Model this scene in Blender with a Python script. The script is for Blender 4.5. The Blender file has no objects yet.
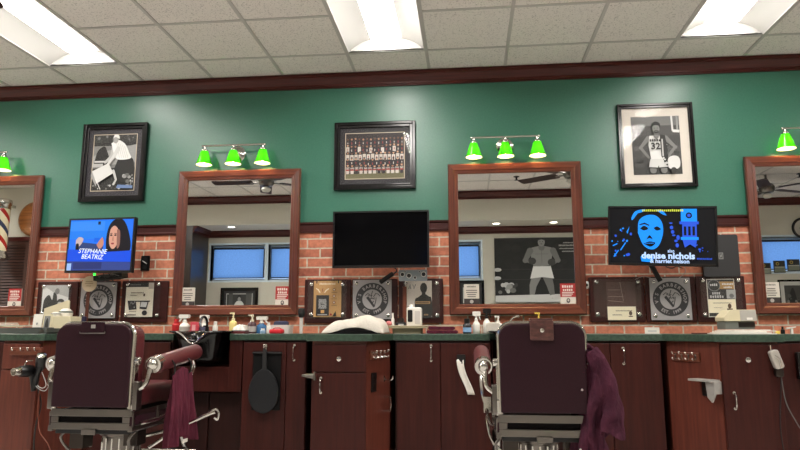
import bpy, bmesh, math, random
from mathutils import Vector, Matrix
random.seed(4)
PI = math.pi
SC = bpy.context.scene
COL = SC.collection

# ------------------------------------------------------------------ camera
F, YAW, PITCH, D, H = 644.24, math.radians(-5.98), math.radians(9.207), 5.036, 0.96
fw = Vector((math.sin(YAW)*math.cos(PITCH), math.cos(YAW)*math.cos(PITCH), math.sin(PITCH)))
rt = Vector((math.cos(YAW), -math.sin(YAW), 0)); up = rt.cross(fw)
def at(px, py, Y):
    """point of the plane y = Y seen at a pixel of the photograph (survey helper)"""
    d = fw + rt*((px-400)/F) - up*((py-225)/F)
    t = (Y+D)/d.y
    return Vector((t*d.x, Y, H+t*d.z))
def X(px, Y): return at(px, 333, Y).x
def Z(py, Y, px=400): return at(px, py, Y).z
def mir(px, py, L):
    p = at(px, py, L); return Vector((p.x, -L, p.z))
cd = bpy.data.cameras.new('camera'); cam = bpy.data.objects.new('camera', cd); COL.objects.link(cam)
cd.sensor_width = 36; cd.lens = F/800*36; cd.clip_start = .05
cam.location = (0, -D, H); cam.rotation_euler = (PI/2+PITCH, 0, -YAW)
SC.camera = cam

# ------------------------------------------------------------------ materials
def lin(c):
    return tuple((v/255/12.92 if v/255 <= .04045 else ((v/255+.055)/1.055)**2.4) for v in c)+(1,)
MC = {}
def mat(rgb, rough=.5, metal=0., key=None, coat=0., spec=.5):
    k = key or ('c', tuple(rgb), rough, metal, coat, spec)
    if k in MC: return MC[k]
    m = bpy.data.materials.new('m_%02x%02x%02x' % tuple(int(v) for v in rgb)); m.use_nodes = True
    b = m.node_tree.nodes['Principled BSDF']
    b.inputs['Base Color'].default_value = lin(rgb); b.inputs['Roughness'].default_value = rough
    b.inputs['Metallic'].default_value = metal; b.inputs['Coat Weight'].default_value = coat
    b.inputs['Specular IOR Level'].default_value = spec
    MC[k] = m; return m
def nodes(m): return m.node_tree.nodes, m.node_tree.links, m.node_tree.nodes['Principled BSDF']
def emit(rgb, s):
    k = ('e', tuple(rgb), s)
    if k in MC: return MC[k]
    m = bpy.data.materials.new('glow'); m.use_nodes = True; n, l, b = nodes(m)
    b.inputs['Base Color'].default_value = (0.01, .01, .01, 1); b.inputs['Roughness'].default_value = .25
    b.inputs['Emission Color'].default_value = lin(rgb); b.inputs['Emission Strength'].default_value = s; b.inputs['Specular IOR Level'].default_value = .12
    MC[k] = m; return m
def noise_mat(name, c1, c2, scale, rough=.5, bump=.1, detail=4, lo=.35, hi=.65, coat=0., bscale=None, dist=.002, spec=.5):
    m = bpy.data.materials.new(name); m.use_nodes = True; n, l, b = nodes(m)
    tc = n.new('ShaderNodeTexCoord'); mp = n.new('ShaderNodeMapping'); l.new(tc.outputs['Object'], mp.inputs[0])
    mp.inputs['Scale'].default_value = scale if hasattr(scale, '__len__') else (scale,)*3
    t = n.new('ShaderNodeTexNoise'); t.inputs['Scale'].default_value = 1; t.inputs['Detail'].default_value = detail
    l.new(mp.outputs[0], t.inputs['Vector'])
    r = n.new('ShaderNodeValToRGB'); r.color_ramp.elements[0].position = lo; r.color_ramp.elements[1].position = hi
    r.color_ramp.elements[0].color = lin(c1); r.color_ramp.elements[1].color = lin(c2)
    l.new(t.outputs[0], r.inputs[0]); l.new(r.outputs[0], b.inputs['Base Color'])
    b.inputs['Roughness'].default_value = rough; b.inputs['Coat Weight'].default_value = coat
    b.inputs['Specular IOR Level'].default_value = spec
    if bump:
        bp = n.new('ShaderNodeBump'); bp.inputs['Strength'].default_value = bump; bp.inputs['Distance'].default_value = dist
        l.new(t.outputs[0], bp.inputs['Height']); l.new(bp.outputs[0], b.inputs['Normal'])
    return m
def wood(name, c1, c2, axis, rough=.3, fine=60, along=4, coat=.15, spec=.5):
    s = [fine]*3; s['xyz'.index(axis)] = along
    return noise_mat(name, c1, c2, s, rough, .08, 5, .3, .7, coat, dist=.001, spec=spec)
GREEN = noise_mat('green_paint', (50, 106, 87), (55, 111, 91), 90, .34, .22, 3, dist=.0012, spec=.6)
BEIGE = noise_mat('beige_paint', (202, 198, 184), (207, 203, 189), 60, .55, .1, 2)
CROWN = wood('crown_wood', (60, 22, 18), (84, 33, 27), 'x', .4, 60, 4, 0, .3)
CROWNY = wood('crown_wood_side', (60, 22, 18), (84, 33, 27), 'y', .4, 60, 4, 0, .3)
FR_H = wood('mirror_wood_h', (86, 42, 28), (118, 63, 42), 'x', .3)
FR_V = wood('mirror_wood_v', (74, 37, 27), (102, 53, 38), 'z', .3)
CAB = wood('cabinet_wood', (50, 20, 17), (66, 27, 22), 'z', .42, 50, 3, .0, .2)
CABD = wood('cabinet_dark', (32, 14, 12), (44, 19, 16), 'z', .45, 50, 3, .0, .2)
CABL = wood('cabinet_side_lit', (82, 40, 31), (104, 53, 41), 'z', .38, 50, 3, .05, .3)  # cabinet wood made lighter: light catching the sides is put into the colour
BOARD = wood('board_wood', (50, 21, 19), (66, 28, 24), 'x', .34, 40, 4, .0, .35)
DKWOOD = wood('dark_panel', (44, 32, 27), (56, 41, 34), 'z', .3, 40, 3)
COUNTER = noise_mat('green_laminate', (42, 60, 50), (58, 80, 65), 45, .35, 0, 3)
LEATHER = noise_mat('maroon_leather', (39, 16, 24), (48, 20, 30), 160, .46, .2, 3, dist=.0006, spec=.22)
LEATHER2 = noise_mat('maroon_leather_pad', (76, 30, 34), (94, 39, 42), 160, .38, .2, 3, dist=.0006)
CLOTH = noise_mat('maroon_cloth', (76, 28, 42), (94, 37, 53), (26, 26, 7), .9, .7, 5, dist=.03, spec=.2)
CLOTHP = noise_mat('plum_cloth', (60, 26, 41), (78, 36, 53), (20, 20, 9), .9, .8, 5, dist=.04, spec=.2)
TERRY = noise_mat('white_terry', (188, 180, 168), (214, 208, 196), 300, .95, .6, 4, dist=.002)
CHROME = mat((205, 202, 196), .16, 1.)
STEEL = mat((122, 117, 112), .3, 1.)
DKSTEEL = mat((70, 64, 60), .35, 1.)
BLACK = mat((14, 14, 15), .3)
BLACKM = mat((22, 22, 23), .6)
WHITE = mat((225, 222, 214), .4)
CREAM = mat((206, 196, 164), .5)
TILE = noise_mat('ceiling_tile', (168, 163, 158), (229, 223, 217), 120, .9, .5, 4, .32, .44, dist=.003)
GRID = mat((188, 183, 178), .45)
FLOOR = noise_mat('floor_tile', (206, 203, 198), (222, 219, 214), 8, .4, 0)
m = bpy.data.materials.new('mirror_silver'); m.use_nodes = True; MIRROR = m
_, _, b = nodes(m); b.inputs['Base Color'].default_value = (.80, .82, .81, 1); b.inputs['Metallic'].default_value = 1; b.inputs['Roughness'].default_value = 0.004
def clear_mat(name, tint=(1, 1, 1, 1), ior=1.5, rough=.02, haze=0., hazecol=(.6, .6, .6, 1)):
    m = bpy.data.materials.new(name); m.use_nodes = True; n, l = m.node_tree.nodes, m.node_tree.links
    n.remove(n['Principled BSDF']); o = n['Material Output']
    t = n.new('ShaderNodeBsdfTransparent'); t.inputs[0].default_value = tint
    g = n.new('ShaderNodeBsdfGlossy'); g.inputs['Roughness'].default_value = rough
    f = n.new('ShaderNodeFresnel'); ge = n.new('ShaderNodeNewGeometry'); mi = n.new('ShaderNodeMix')   # thin sheet: same reflectance from both sides
    mi.inputs[2].default_value = ior; mi.inputs[3].default_value = 1/ior; l.new(ge.outputs['Backfacing'], mi.inputs[0]); l.new(mi.outputs[0], f.inputs[0])
    base = t
    if haze:
        d = n.new('ShaderNodeBsdfDiffuse'); d.inputs[0].default_value = hazecol
        x = n.new('ShaderNodeMixShader'); x.inputs[0].default_value = haze
        l.new(t.outputs[0], x.inputs[1]); l.new(d.outputs[0], x.inputs[2]); base = x
    mx = n.new('ShaderNodeMixShader'); l.new(f.outputs[0], mx.inputs[0]); l.new(base.outputs[0], mx.inputs[1]); l.new(g.outputs[0], mx.inputs[2])
    l.new(mx.outputs[0], o.inputs[0]); return m
GLASS = clear_mat('clear_glass', ior=1.17)
ACRYL = clear_mat('clear_acrylic', (.985, .985, .985, 1), 1.4, .05, .01)
FROST = clear_mat('frosted_acrylic', (.8, .8, .8, 1), 1.45, .2, .92, lin((172, 168, 168)))
def translucent(name, rgb, w=.6, tex=False):
    m = bpy.data.materials.new(name); m.use_nodes = True; n, l = m.node_tree.nodes, m.node_tree.links
    n.remove(n['Principled BSDF']); o = n['Material Output']
    d = n.new('ShaderNodeBsdfDiffuse'); d.inputs[0].default_value = lin(rgb)
    t = n.new('ShaderNodeBsdfTranslucent'); t.inputs[0].default_value = lin(rgb)
    mx = n.new('ShaderNodeMixShader'); mx.inputs[0].default_value = w
    l.new(d.outputs[0], mx.inputs[1]); l.new(t.outputs[0], mx.inputs[2]); l.new(mx.outputs[0], o.inputs[0])
    if tex:
        tc = n.new('ShaderNodeTexCoord'); mp = n.new('ShaderNodeMapping'); l.new(tc.outputs['Object'], mp.inputs[0])
        mp.inputs['Scale'].default_value = (40, 40, 90)
        tx = n.new('ShaderNodeTexNoise'); tx.inputs['Scale'].default_value = 1; l.new(mp.outputs[0], tx.inputs['Vector'])
        r = n.new('ShaderNodeValToRGB'); r.color_ramp.elements[0].color = lin([c*.8 for c in rgb]); r.color_ramp.elements[1].color = lin([min(255, c*1.12) for c in rgb])
        l.new(tx.outputs[0], r.inputs[0]); l.new(r.outputs[0], t.inputs[0])
    return m
BLIND = translucent('blue_blind', (142, 182, 232), .8, True)
SHADE = translucent('green_glass', (62, 205, 22), .5)
# shiny green glass: add gloss
n_, l_ = SHADE.node_tree.nodes, SHADE.node_tree.links
g_ = n_.new('ShaderNodeBsdfGlossy'); g_.inputs['Roughness'].default_value = .08
f_ = n_.new('ShaderNodeFresnel'); x_ = n_.new('ShaderNodeMixShader')
o_ = n_['Material Output']; src = o_.inputs[0].links[0].from_socket
l_.new(f_.outputs[0], x_.inputs[0]); l_.new(src, x_.inputs[1]); l_.new(g_.outputs[0], x_.inputs[2]); l_.new(x_.outputs[0], o_.inputs[0])
SHADEIN = translucent('white_glass', (235, 240, 225), .25)
def brick_mat():
    m = bpy.data.materials.new('brick'); m.use_nodes = True; n, l, b = nodes(m)
    tc = n.new('ShaderNodeTexCoord'); s = n.new('ShaderNodeSeparateXYZ'); c = n.new('ShaderNodeCombineXYZ')
    l.new(tc.outputs['Object'], s.inputs[0]); l.new(s.outputs[0], c.inputs[0]); l.new(s.outputs[2], c.inputs[1])
    ns = n.new('ShaderNodeTexNoise'); ns.inputs['Scale'].default_value = 14; ns.inputs['Detail'].default_value = 4; l.new(c.outputs[0], ns.inputs['Vector'])
    wob = n.new('ShaderNodeVectorMath'); wob.operation = 'MULTIPLY_ADD'; wob.inputs[1].default_value = (.008, .008, 0)
    l.new(ns.outputs['Color'], wob.inputs[0]); l.new(c.outputs[0], wob.inputs[2])
    t = n.new('ShaderNodeTexBrick'); l.new(wob.outputs[0], t.inputs['Vector'])
    for k, v in (('Scale', 1), ('Mortar Size', .0065), ('Mortar Smooth', .25), ('Brick Width', .212), ('Row Height', .0765), ('Bias', -.1)): t.inputs[k].default_value = v
    t.inputs['Color1'].default_value = lin((206, 130, 100)); t.inputs['Color2'].default_value = lin((158, 90, 72)); t.inputs['Mortar'].default_value = lin((200, 188, 168))
    mx = n.new('ShaderNodeMix'); mx.data_type = 'RGBA'; mx.blend_type = 'OVERLAY'; mx.inputs[0].default_value = .55
    n2 = n.new('ShaderNodeTexNoise'); n2.inputs['Scale'].default_value = 30; n2.inputs['Detail'].default_value = 6; l.new(c.outputs[0], n2.inputs['Vector'])
    l.new(t.outputs['Color'], mx.inputs[6]); l.new(n2.outputs[0], mx.inputs[7]); l.new(mx.outputs[2], b.inputs['Base Color'])
    bp = n.new('ShaderNodeBump'); bp.invert = True; bp.inputs['Strength'].default_value = .8; bp.inputs['Distance'].default_value = .006
    l.new(t.outputs['Fac'], bp.inputs['Height']); l.new(bp.outputs[0], b.inputs['Normal']); b.inputs['Roughness'].default_value = .85
    return m
BRICK = brick_mat()

# ------------------------------------------------------------------ mesh builder
class MB:
    def __init__(s): s.v = []; s.f = []; s.m = []; s.sm = []; s.mats = []; s.M = Matrix.Identity(4)
    def mi(s, m):
        if m not in s.mats: s.mats.append(m)
        return s.mats.index(m)
    def add(s, vs, fs, m, smooth=False):
        o = len(s.v); i = s.mi(m); s.v += [s.M @ Vector(p) for p in vs]
        for f in fs: s.f.append([a+o for a in f]); s.m.append(i); s.sm.append(smooth)
        return s
    def box(s, x0, x1, y0, y1, z0, z1, m):
        v = [(x, y, z) for x in (x0, x1) for y in (y0, y1) for z in (z0, z1)]
        return s.add(v, [(0, 1, 3, 2), (4, 6, 7, 5), (0, 4, 5, 1), (2, 3, 7, 6), (0, 2, 6, 4), (1, 5, 7, 3)], m)
    def rbox(s, x0, x1, y0, y1, z0, z1, m, r=.01, ax='y', seg=4):
        """box with rounded corners seen along axis ax"""
        a0, a1, b0, b1, c0, c1 = {'y': (x0, x1, z0, z1, y0, y1), 'z': (x0, x1, y0, y1, z0, z1), 'x': (y0, y1, z0, z1, x0, x1)}[ax]
        return s.prism(rrect(a0, a1, b0, b1, r, seg), c0, c1, m, ax)
    def prism(s, poly, c0, c1, m, ax='z', smooth=False):
        def P(a, b, c): return {'z': (a, b, c), 'y': (a, c, b), 'x': (c, a, b)}[ax]
        n = len(poly); v = [P(a, b, c0) for a, b in poly]+[P(a, b, c1) for a, b in poly]
        fs = [[i, (i+1) % n, n+(i+1) % n, n+i] for i in range(n)]
        s.add(v, fs, m, smooth); o = len(s.v)-2*n; i = s.mi(m)
        s.f += [[o+k for k in range(n)][::-1], [o+n+k for k in range(n)]]; s.m += [i, i]; s.sm += [False, False]
        return s
    def lathe(s, prof, m, c=(0, 0, 0), axis=(0, 0, 1), n=20, cap=True, smooth=True):
        q = Vector((0, 0, 1)).rotation_difference(Vector(axis).normalized()); c = Vector(c); vs = []; fs = []
        for r, z in prof:
            for k in range(n): vs.append(c+q @ Vector((r*math.cos(2*PI*k/n), r*math.sin(2*PI*k/n), z)))
        for i in range(len(prof)-1):
            for k in range(n): fs.append([i*n+k, i*n+(k+1) % n, (i+1)*n+(k+1) % n, (i+1)*n+k])
        if cap: fs.append([k for k in range(n)][::-1]); fs.append([(len(prof)-1)*n+k for k in range(n)])
        return s.add(vs, fs, m, smooth)
    def cyl(s, a, b, r, m, r2=None, n=16):
        a = Vector(a); b = Vector(b); L = (b-a).length
        return s.lathe([(r, 0), (r if r2 is None else r2, L)], m, a, b-a, n)
    def tube(s, pts, r, m, n=8, closed=False, rs=None):
        pts = [Vector(p) for p in pts]; N = len(pts); vs = []; fs = []; ref = None
        for i, p in enumerate(pts):
            if closed: t = pts[(i+1) % N]-pts[i-1]
            else: t = pts[min(i+1, N-1)]-pts[max(i-1, 0)]
            t.normalize()
            if ref is None:
                ref = t.orthogonal().normalized()
            ref = (ref-t*ref.dot(t)).normalized(); bi = t.cross(ref); rr = rs[i] if rs else r
            for k in range(n): vs.append(p+(ref*math.cos(2*PI*k/n)+bi*math.sin(2*PI*k/n))*rr)
        for i in range(N if closed else N-1):
            j = (i+1) % N
            for k in range(n): fs.append([i*n+k, i*n+(k+1) % n, j*n+(k+1) % n, j*n+k])
        if not closed: fs.append(list(range(n))[::-1]); fs.append([(N-1)*n+k for k in range(n)])
        return s.add(vs, fs, m, True)
    def ball(s, c, r, m, n=14, sc=(1, 1, 1)):
        k = n//2; vs = []; fs = []; c = Vector(c)
        for i in range(k+1):
            a = PI*i/k
            for j in range(n): vs.append(c+Vector((r*sc[0]*math.sin(a)*math.cos(2*PI*j/n), r*sc[1]*math.sin(a)*math.sin(2*PI*j/n), -r*sc[2]*math.cos(a))))
        for i in range(k):
            for j in range(n): fs.append([i*n+j, i*n+(j+1) % n, (i+1)*n+(j+1) % n, (i+1)*n+j])
        return s.add(vs, fs, m, True)
    def grid(s, fn, nu, nv, m, smooth=True):
        vs = [fn(i/nu, j/nv) for j in range(nv+1) for i in range(nu+1)]; w = nu+1
        return s.add(vs, [[j*w+i, j*w+i+1, (j+1)*w+i+1, (j+1)*w+i] for j in range(nv) for i in range(nu)], m, smooth)
    def poly(s, pts, m): return s.add(pts, [list(range(len(pts)))], m)
    def build(s, name, parent=None, loc=None, bevel=0, rot=None, sub=0, solid=0, seg=2):
        me = bpy.data.meshes.new(name); me.from_pydata([tuple(p) for p in s.v], [], s.f)
        for mm in s.mats: me.materials.append(mm)
        me.polygons.foreach_set('material_index', s.m); me.polygons.foreach_set('use_smooth', s.sm)
        bm = bmesh.new(); bm.from_mesh(me); bmesh.ops.recalc_face_normals(bm, faces=bm.faces); bm.to_mesh(me); bm.free()
        if any(s.sm): me.set_sharp_from_angle(angle=math.radians(40))
        me.update(); o = bpy.data.objects.new(name, me); COL.objects.link(o)
        if parent: o.parent = parent
        if loc is not None: o.location = loc
        if rot: o.rotation_euler = rot
        if solid: md = o.modifiers.new('solid', 'SOLIDIFY'); md.thickness = solid; md.offset = 0
        if bevel: md = o.modifiers.new('bevel', 'BEVEL'); md.width = bevel; md.segments = seg; md.limit_method = 'ANGLE'; md.angle_limit = .7
        if sub: md = o.modifiers.new('sub', 'SUBSURF'); md.levels = sub; md.render_levels = sub
        return o
def rrect(a0, a1, b0, b1, r, seg=4):
    out = []
    for cx, cy, st in ((a1-r, b1-r, 0), (a0+r, b1-r, 90), (a0+r, b0+r, 180), (a1-r, b0+r, 270)):
        for k in range(seg+1):
            a = math.radians(st+90*k/seg); out.append((cx+r*math.cos(a), cy+r*math.sin(a)))
    return out
def spline(pts, n=8):
    pts = [Vector(p) for p in pts]; P = [pts[0]*2-pts[1]]+pts+[pts[-1]*2-pts[-2]]; out = []
    for i in range(1, len(P)-2):
        for k in range(n):
            t = k/n; a, b, c, d = P[i-1:i+3]
            out.append(.5*((2*b)+(c-a)*t+(2*a-5*b+4*c-d)*t*t+(3*b-a-3*c+d)*t**3))
    return out+[pts[-1]]
def tag(o, label, cat, group=None, kind=None):
    o['label'] = label; o['category'] = cat
    if group: o['group'] = group
    if kind: o['kind'] = kind
    return o
def thing(name, label, cat, loc=(0, 0, 0), rz=0, group=None):
    o = bpy.data.objects.new(name, None); COL.objects.link(o); o.location = loc; o.rotation_euler = (0, 0, rz); o.empty_display_size = .1
    return tag(o, label, cat, group)
def struct(mb, name, **k):
    o = mb.build(name, **k); o['kind'] = 'structure'; return o
def dup(root, loc, label, rz=None, group=None):
    r = root.copy(); COL.objects.link(r); r.location = loc; r['label'] = label
    if rz is not None: r.rotation_euler = (0, 0, rz)
    if group: r['group'] = group
    for ch in list(root.children):
        c = ch.copy(); COL.objects.link(c); c.parent = r
        for g in list(ch.children):
            d = g.copy(); COL.objects.link(d); d.parent = c
    return r
# ---- lettering: real letter shapes as mesh, lying in a plane facing -y
FC = {}
def glyphs(body, bold=0.):
    k = (body, bold)
    if k in FC: return FC[k]
    cu = bpy.data.curves.new('t', 'FONT'); cu.body = body; cu.align_x = 'CENTER'; cu.align_y = 'CENTER'; cu.offset = bold; cu.resolution_u = 2
    o = bpy.data.objects.new('t', cu); COL.objects.link(o); bpy.context.view_layer.update()
    me = bpy.data.meshes.new_from_object(o.evaluated_get(bpy.context.evaluated_depsgraph_get()))
    r = ([tuple(v.co) for v in me.vertices], [list(p.vertices) for p in me.polygons])
    bpy.data.objects.remove(o); bpy.data.curves.remove(cu); bpy.data.meshes.remove(me)
    FC[k] = r; return r
class Art(MB):
    """flat picture in the local x/z plane facing -y; every shape a thin layer over the last"""
    def __init__(s, d=.0004): super().__init__(); s.k = 0; s.d = d
    def y(s): s.k += 1; return -s.k*s.d
    def rect(s, x0, x1, z0, z1, m): y = s.y(); return s.poly([(x0, y, z0), (x1, y, z0), (x1, y, z1), (x0, y, z1)], m)
    def shape(s, pts, m): y = s.y(); return s.poly([(a, y, b) for a, b in pts], m)
    def curve(s, pts, m, n=5):
        q = spline([(a, 0, b) for a, b in pts]+[(pts[0][0], 0, pts[0][1])], n)[:-1]; y = s.y(); return s.poly([(p.x, y, p.z) for p in q], m)
    def ell(s, cx, cz, rx, rz, m, n=24, a=0):
        y = s.y(); ca, sa = math.cos(a), math.sin(a)
        return s.poly([(cx+rx*math.cos(t)*ca-rz*math.sin(t)*sa, y, cz+rx*math.cos(t)*sa+rz*math.sin(t)*ca) for t in [2*PI*k/n for k in range(n)]], m)
    def line(s, x0, z0, x1, z1, w, m):
        d = Vector((x1-x0, z1-z0)).normalized()*w/2; return s.shape([(x0+d.y, z0-d.x), (x1+d.y, z1-d.x), (x1-d.y, z1+d.x), (x0-d.y, z0+d.x)], m)
    def limb(s, pts, m):
        """tapered band through (x, z, half width) points with round ends"""
        L, Rr = [], []
        for i, (x, z, w) in enumerate(pts):
            a = pts[max(i-1, 0)]; b = pts[min(i+1, len(pts)-1)]; d = Vector((b[0]-a[0], b[1]-a[1])).normalized()
            L.append((x-d.y*w, z+d.x*w)); Rr.append((x+d.y*w, z-d.x*w))
        s.shape(L+Rr[::-1], m)
        for x, z, w in pts: s.ell(x, z, w, w, m, 14)
        return s
    def text(s, body, x, z, h, m, bold=.0, ang=0., wmax=None, shear=0.):
        v, f = glyphs(body, bold)
        if not v: return s
        y = s.y(); xs = [p[0] for p in v]; w = max(xs)-min(xs); k = h/.7; kx = k
        if wmax and w*k > wmax: kx = wmax/w
        ca, sa = math.cos(ang), math.sin(ang)
        return s.add([(x+(p[0]*kx+p[1]*k*shear)*ca-p[1]*k*sa, y, z+(p[0]*kx+p[1]*k*shear)*sa+p[1]*k*ca) for p in v], f, m)
    def arc_text(s, body, cx, cz, r, h, m, a0, a1, flip=False, bold=.02):
        n = len(body)
        for i, ch in enumerate(body):
            if ch == ' ': continue
            a = math.radians(a0+(a1-a0)*(i/(n-1) if n > 1 else .5))
            s.k -= (1 if i else 0)
            s.text(ch, cx+r*math.cos(a), cz+r*math.sin(a), h, m, bold, a-PI/2 if not flip else a+PI/2)
        return s
def G(v): return mat((v, v, v-2 if v > 2 else v), .6)

# ================================================================== SETTING
ZC, T, GX, GY = 3.0486, .6096, -3.9403, -.4246
XL, XR = -9.0, 7.2
struct(MB().box(XL, XR, -6.2, .2, -.06, 0, FLOOR), 'floor')
# wall behind the counter: brick below the rail, green paint above
mb = MB().box(XL, XR, .0, .15, 0, 1.745, BRICK); mb.box(XL, XR, .002, .15, 1.745, ZC+.12, GREEN)
struct(mb, 'wall_back')
struct(MB().box(XL-.15, XL, -6.2, .15, 0, ZC+.12, BEIGE), 'wall_left')
struct(MB().box(XR, XR+.15, -6.2, .15, 0, ZC+.12, BEIGE), 'wall_right')
# far side of the room (seen in the mirrors)
WZ0, WZ1 = 1.765, 2.365
def holed(mb, x0, x1, y0, y1, holes, m, z0=WZ0, z1=WZ1, top=ZC+.12):
    c = x0
    for a, b in holes:
        mb.box(c, a, y0, y1, 0, top, m); mb.box(a, b, y0, y1, 0, z0, m); mb.box(a, b, y0, y1, z1, top, m); c = b
    mb.box(c, x1, y0, y1, 0, top, m); return mb
AX0, AX1, FY, BY = -4.35, 2.6, -5.45, -4.8
W1 = [(-4.30, -3.36), (-3.30, -2.36), (-.72, .22)]
mb = holed(MB(), AX0-.1, AX1, FY-.15, FY, W1, BEIGE)
mb.box(AX0, AX1, FY, BY, 2.6, ZC, BEIGE)              # dropped soffit over the waiting alcove
struct(mb, 'wall_front')
W4 = [(4.66, 6.1)]
mb = holed(MB(), AX1, XR, -5.95, -5.8, W4, BEIGE, 1.86, 2.42); mb.box(AX1-.12, AX1, -5.8, BY, 0, ZC, BEIGE)
struct(mb, 'wall_front_right')
mb = MB().box(-5.8, AX0, -4.92, BY, 0, 2.6, DKWOOD); mb.box(-5.8, AX0, -4.92, BY, 2.6, ZC, BEIGE); mb.box(AX0-.12, AX0, FY, BY-.12, 0, 2.6, DKWOOD)
struct(mb, 'wall_panelled')
struct(MB().box(XL, -5.8, -3.95, -3.8, 0, ZC, BEIGE).box(-5.92, -5.8, -4.92, -3.95, 0, ZC, BEIGE), 'wall_partition')

def crown_prof(h=.105, d=.075):
    return [(0, 0), (-d, 0), (-d, -.022), (-d*.8, -.03), (-d*.62, -h*.45), (-d*.3, -h*.72), (-d*.28, -h*.86), (-.012, -h*.88), (-.012, -h), (0, -h)]
def crown(x0, x1, y, z, s, name, h=.105, d=.075):
    mb = MB(); mb.prism([(y+s*a, z+b) for a, b in crown_prof(h, d)], x0, x1, CROWN, 'x'); struct(mb, name)
crown(XL, XR, 0, ZC-.001, 1, 'trim_1')
crown(-5.8, AX1, BY, ZC-.001, -1, 'trim_2', .115)
crown(AX0, AX1, FY, 2.599, -1, 'trim_3', .11)
crown(AX1, XR, -5.8, ZC-.001, -1, 'trim_4', .115)
mb = MB().prism([(AX0-a, 2.599+b) for a, b in crown_prof(.11)], FY, BY, CROWNY, 'y'); struct(mb, 'trim_5')
# chair rail between brick and paint
rp = [(0, 1.728), (-.016, 1.728), (-.018, 1.742), (-.012, 1.75), (-.012, 1.79), (-.022, 1.797), (-.024, 1.812), (0, 1.816)]
struct(MB().prism(rp, XL, XR, BOARD, 'x'), 'trim_6')

# ceiling: tiles set just above a T-bar grid, with open cells for the troffers
TROF = {}
for i in (-7, -3, 1, 5, 9, 13):  # leftmost column added out of view to brighten the partition
    TROF[(i, 0)] = 1
    TROF[(i, 2)] = 1  # second row, placed out of view to light the room
mb = MB(); i0, i1 = -9, 19
ys = [0, GY]+[GY-k*T for k in range(1, 10)]
def trof_cell(i, r):
    return any(i == a and r in (b+1, b+2) for a, b in TROF)
for i in range(i0, i1):
    xa, xb = max(GX+i*T, XL), min(GX+(i+1)*T, XR)
    if xb <= xa: continue
    for r in range(len(ys)-1):
        if trof_cell(i, r): continue
        mb.box(xa, xb, ys[r+1], ys[r], ZC+.006, ZC+.02, TILE)
struct(mb, 'ceiling')
mb = MB()
for i in range(i0, i1+1):
    x = GX+i*T
    if XL < x < XR: mb.box(x-.012, x+.012, ys[-1], 0, ZC, ZC+.03, GRID)
for r in range(1, len(ys)):
    c = XL
    for i in sorted(a for a, b in TROF if r == b+2):
        mb.box(c, GX+i*T, ys[r]-.012, ys[r]+.012, ZC+.001, ZC+.03, GRID); c = GX+(i+1)*T
    mb.box(c, XR, ys[r]-.012, ys[r]+.012, ZC+.001, ZC+.03, GRID)
struct(mb, 'ceiling_grid')
struct(MB().box(XL, XR, -6.2, .15, ZC+.16, ZC+.2, BEIGE), 'ceiling_slab')

# troffers
LENS = emit((255, 250, 244), 27.0); LENS_UNSEEN = emit((255, 250, 244), 64.0)  # stronger glow is for the unseen row, brighter than the seen lamps
TRW = mat((178, 176, 172), .5)
def make_troffer(label, loc, lens):
    t = thing('ceiling_light', label, 'ceiling light', loc, 0, 'recessed fluorescent ceiling lights')
    w, L, dp = T/2-.014, T-.014, .10
    mb = MB(); prof = []
    for k in range(9):
        a = k/8; prof.append((-w+a*(w-.1), dp*(1-(1-a)**2)))
    for s in (-1, 1):
        vs = [(s*x, -L, z) for x, z in prof]+[(s*x, L, z) for x, z in prof]; n = len(prof)
        mb.add(vs, [[k, k+1, n+k+1, n+k] for k in range(n-1)], TRW, True)
    for e in (-L, L): mb.prism([(-w, 0), (w, 0), (w, dp), (-w, dp)], e-.004, e+.004, TRW, 'y')
    mb.box(-w, w, -L, L, dp, dp+.01, TRW)
    mb.build('housing', t)
    mb = MB(); n = 9
    pr = [(-.115+.23*k/(n-1), dp-.004-.035*math.sin(PI*k/(n-1))) for k in range(n)]
    vs = [(x, -L+.03, z) for x, z in pr]+[(x, L-.03, z) for x, z in pr]
    mb.add(vs, [[k, k+1, n+k+1, n+k] for k in range(n-1)]+[[k for k in range(n)], [n+k for k in range(n)]], lens, True)
    mb.build('diffuser', t)
    mb = MB()
    for s in (-1, 1):
        mb.box(s*w-.004, s*w+.004, -L, L, -.001, .012, GRID)
        mb.box(-w, w, s*L-.004, s*L+.004, -.001, .012, GRID)
    mb.build('trim_frame', t)
    return t
names = {(1, 0): 'long fluorescent light in the ceiling at upper left, above the golfer picture',
         (5, 0): 'long fluorescent light in the ceiling above the team picture',
         (9, 0): 'long fluorescent light in the ceiling at upper right, above the basketball picture'}
first = {}
for (i, k) in TROF:
    lb = names.get((i, k), 'long fluorescent light farther along the ceiling, out of the direct view')
    loc = (GX+(i+.5)*T, GY-(k+1)*T, ZC+.002)
    if k not in first: first[k] = make_troffer(lb, loc, LENS if k == 0 else LENS_UNSEEN)
    else: dup(first[k], loc, lb)

# windows of the far wall
WFR = mat((214, 230, 240), .3)
def window(nm, x0, x1, y, z0, z1):
    mb = MB()
    for a, b, c, d in ((x0, x1, z0, z0+.03), (x0, x1, z1-.03, z1), (x0, x0+.03, z0+.03, z1-.03), (x1-.03, x1, z0+.03, z1-.03)): mb.box(a, b, y-.14, y-.1, c, d, WFR)
    w = struct(mb, nm)
    MB().box(x0+.03, x1-.03, y-.123, y-.119, z0+.03, z1-.03, GLASS).build('pane', w)
    mb = MB()      # deep reveal lining
    for a, b, c, d in ((x0-.03, x1+.03, z0-.03, z0), (x0-.03, x1+.03, z1, z1+.03), (x0-.03, x0, z0, z1), (x1, x1+.03, z0, z1)): mb.box(a, b, y-.1, y+.008, c, d, WFR)
    mb.build('casing', w)
    return w
ws = []
for k, (a, b) in enumerate(W1): ws.append(window('window_%d' % (k+1), a, b, FY, WZ0, WZ1))
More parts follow.
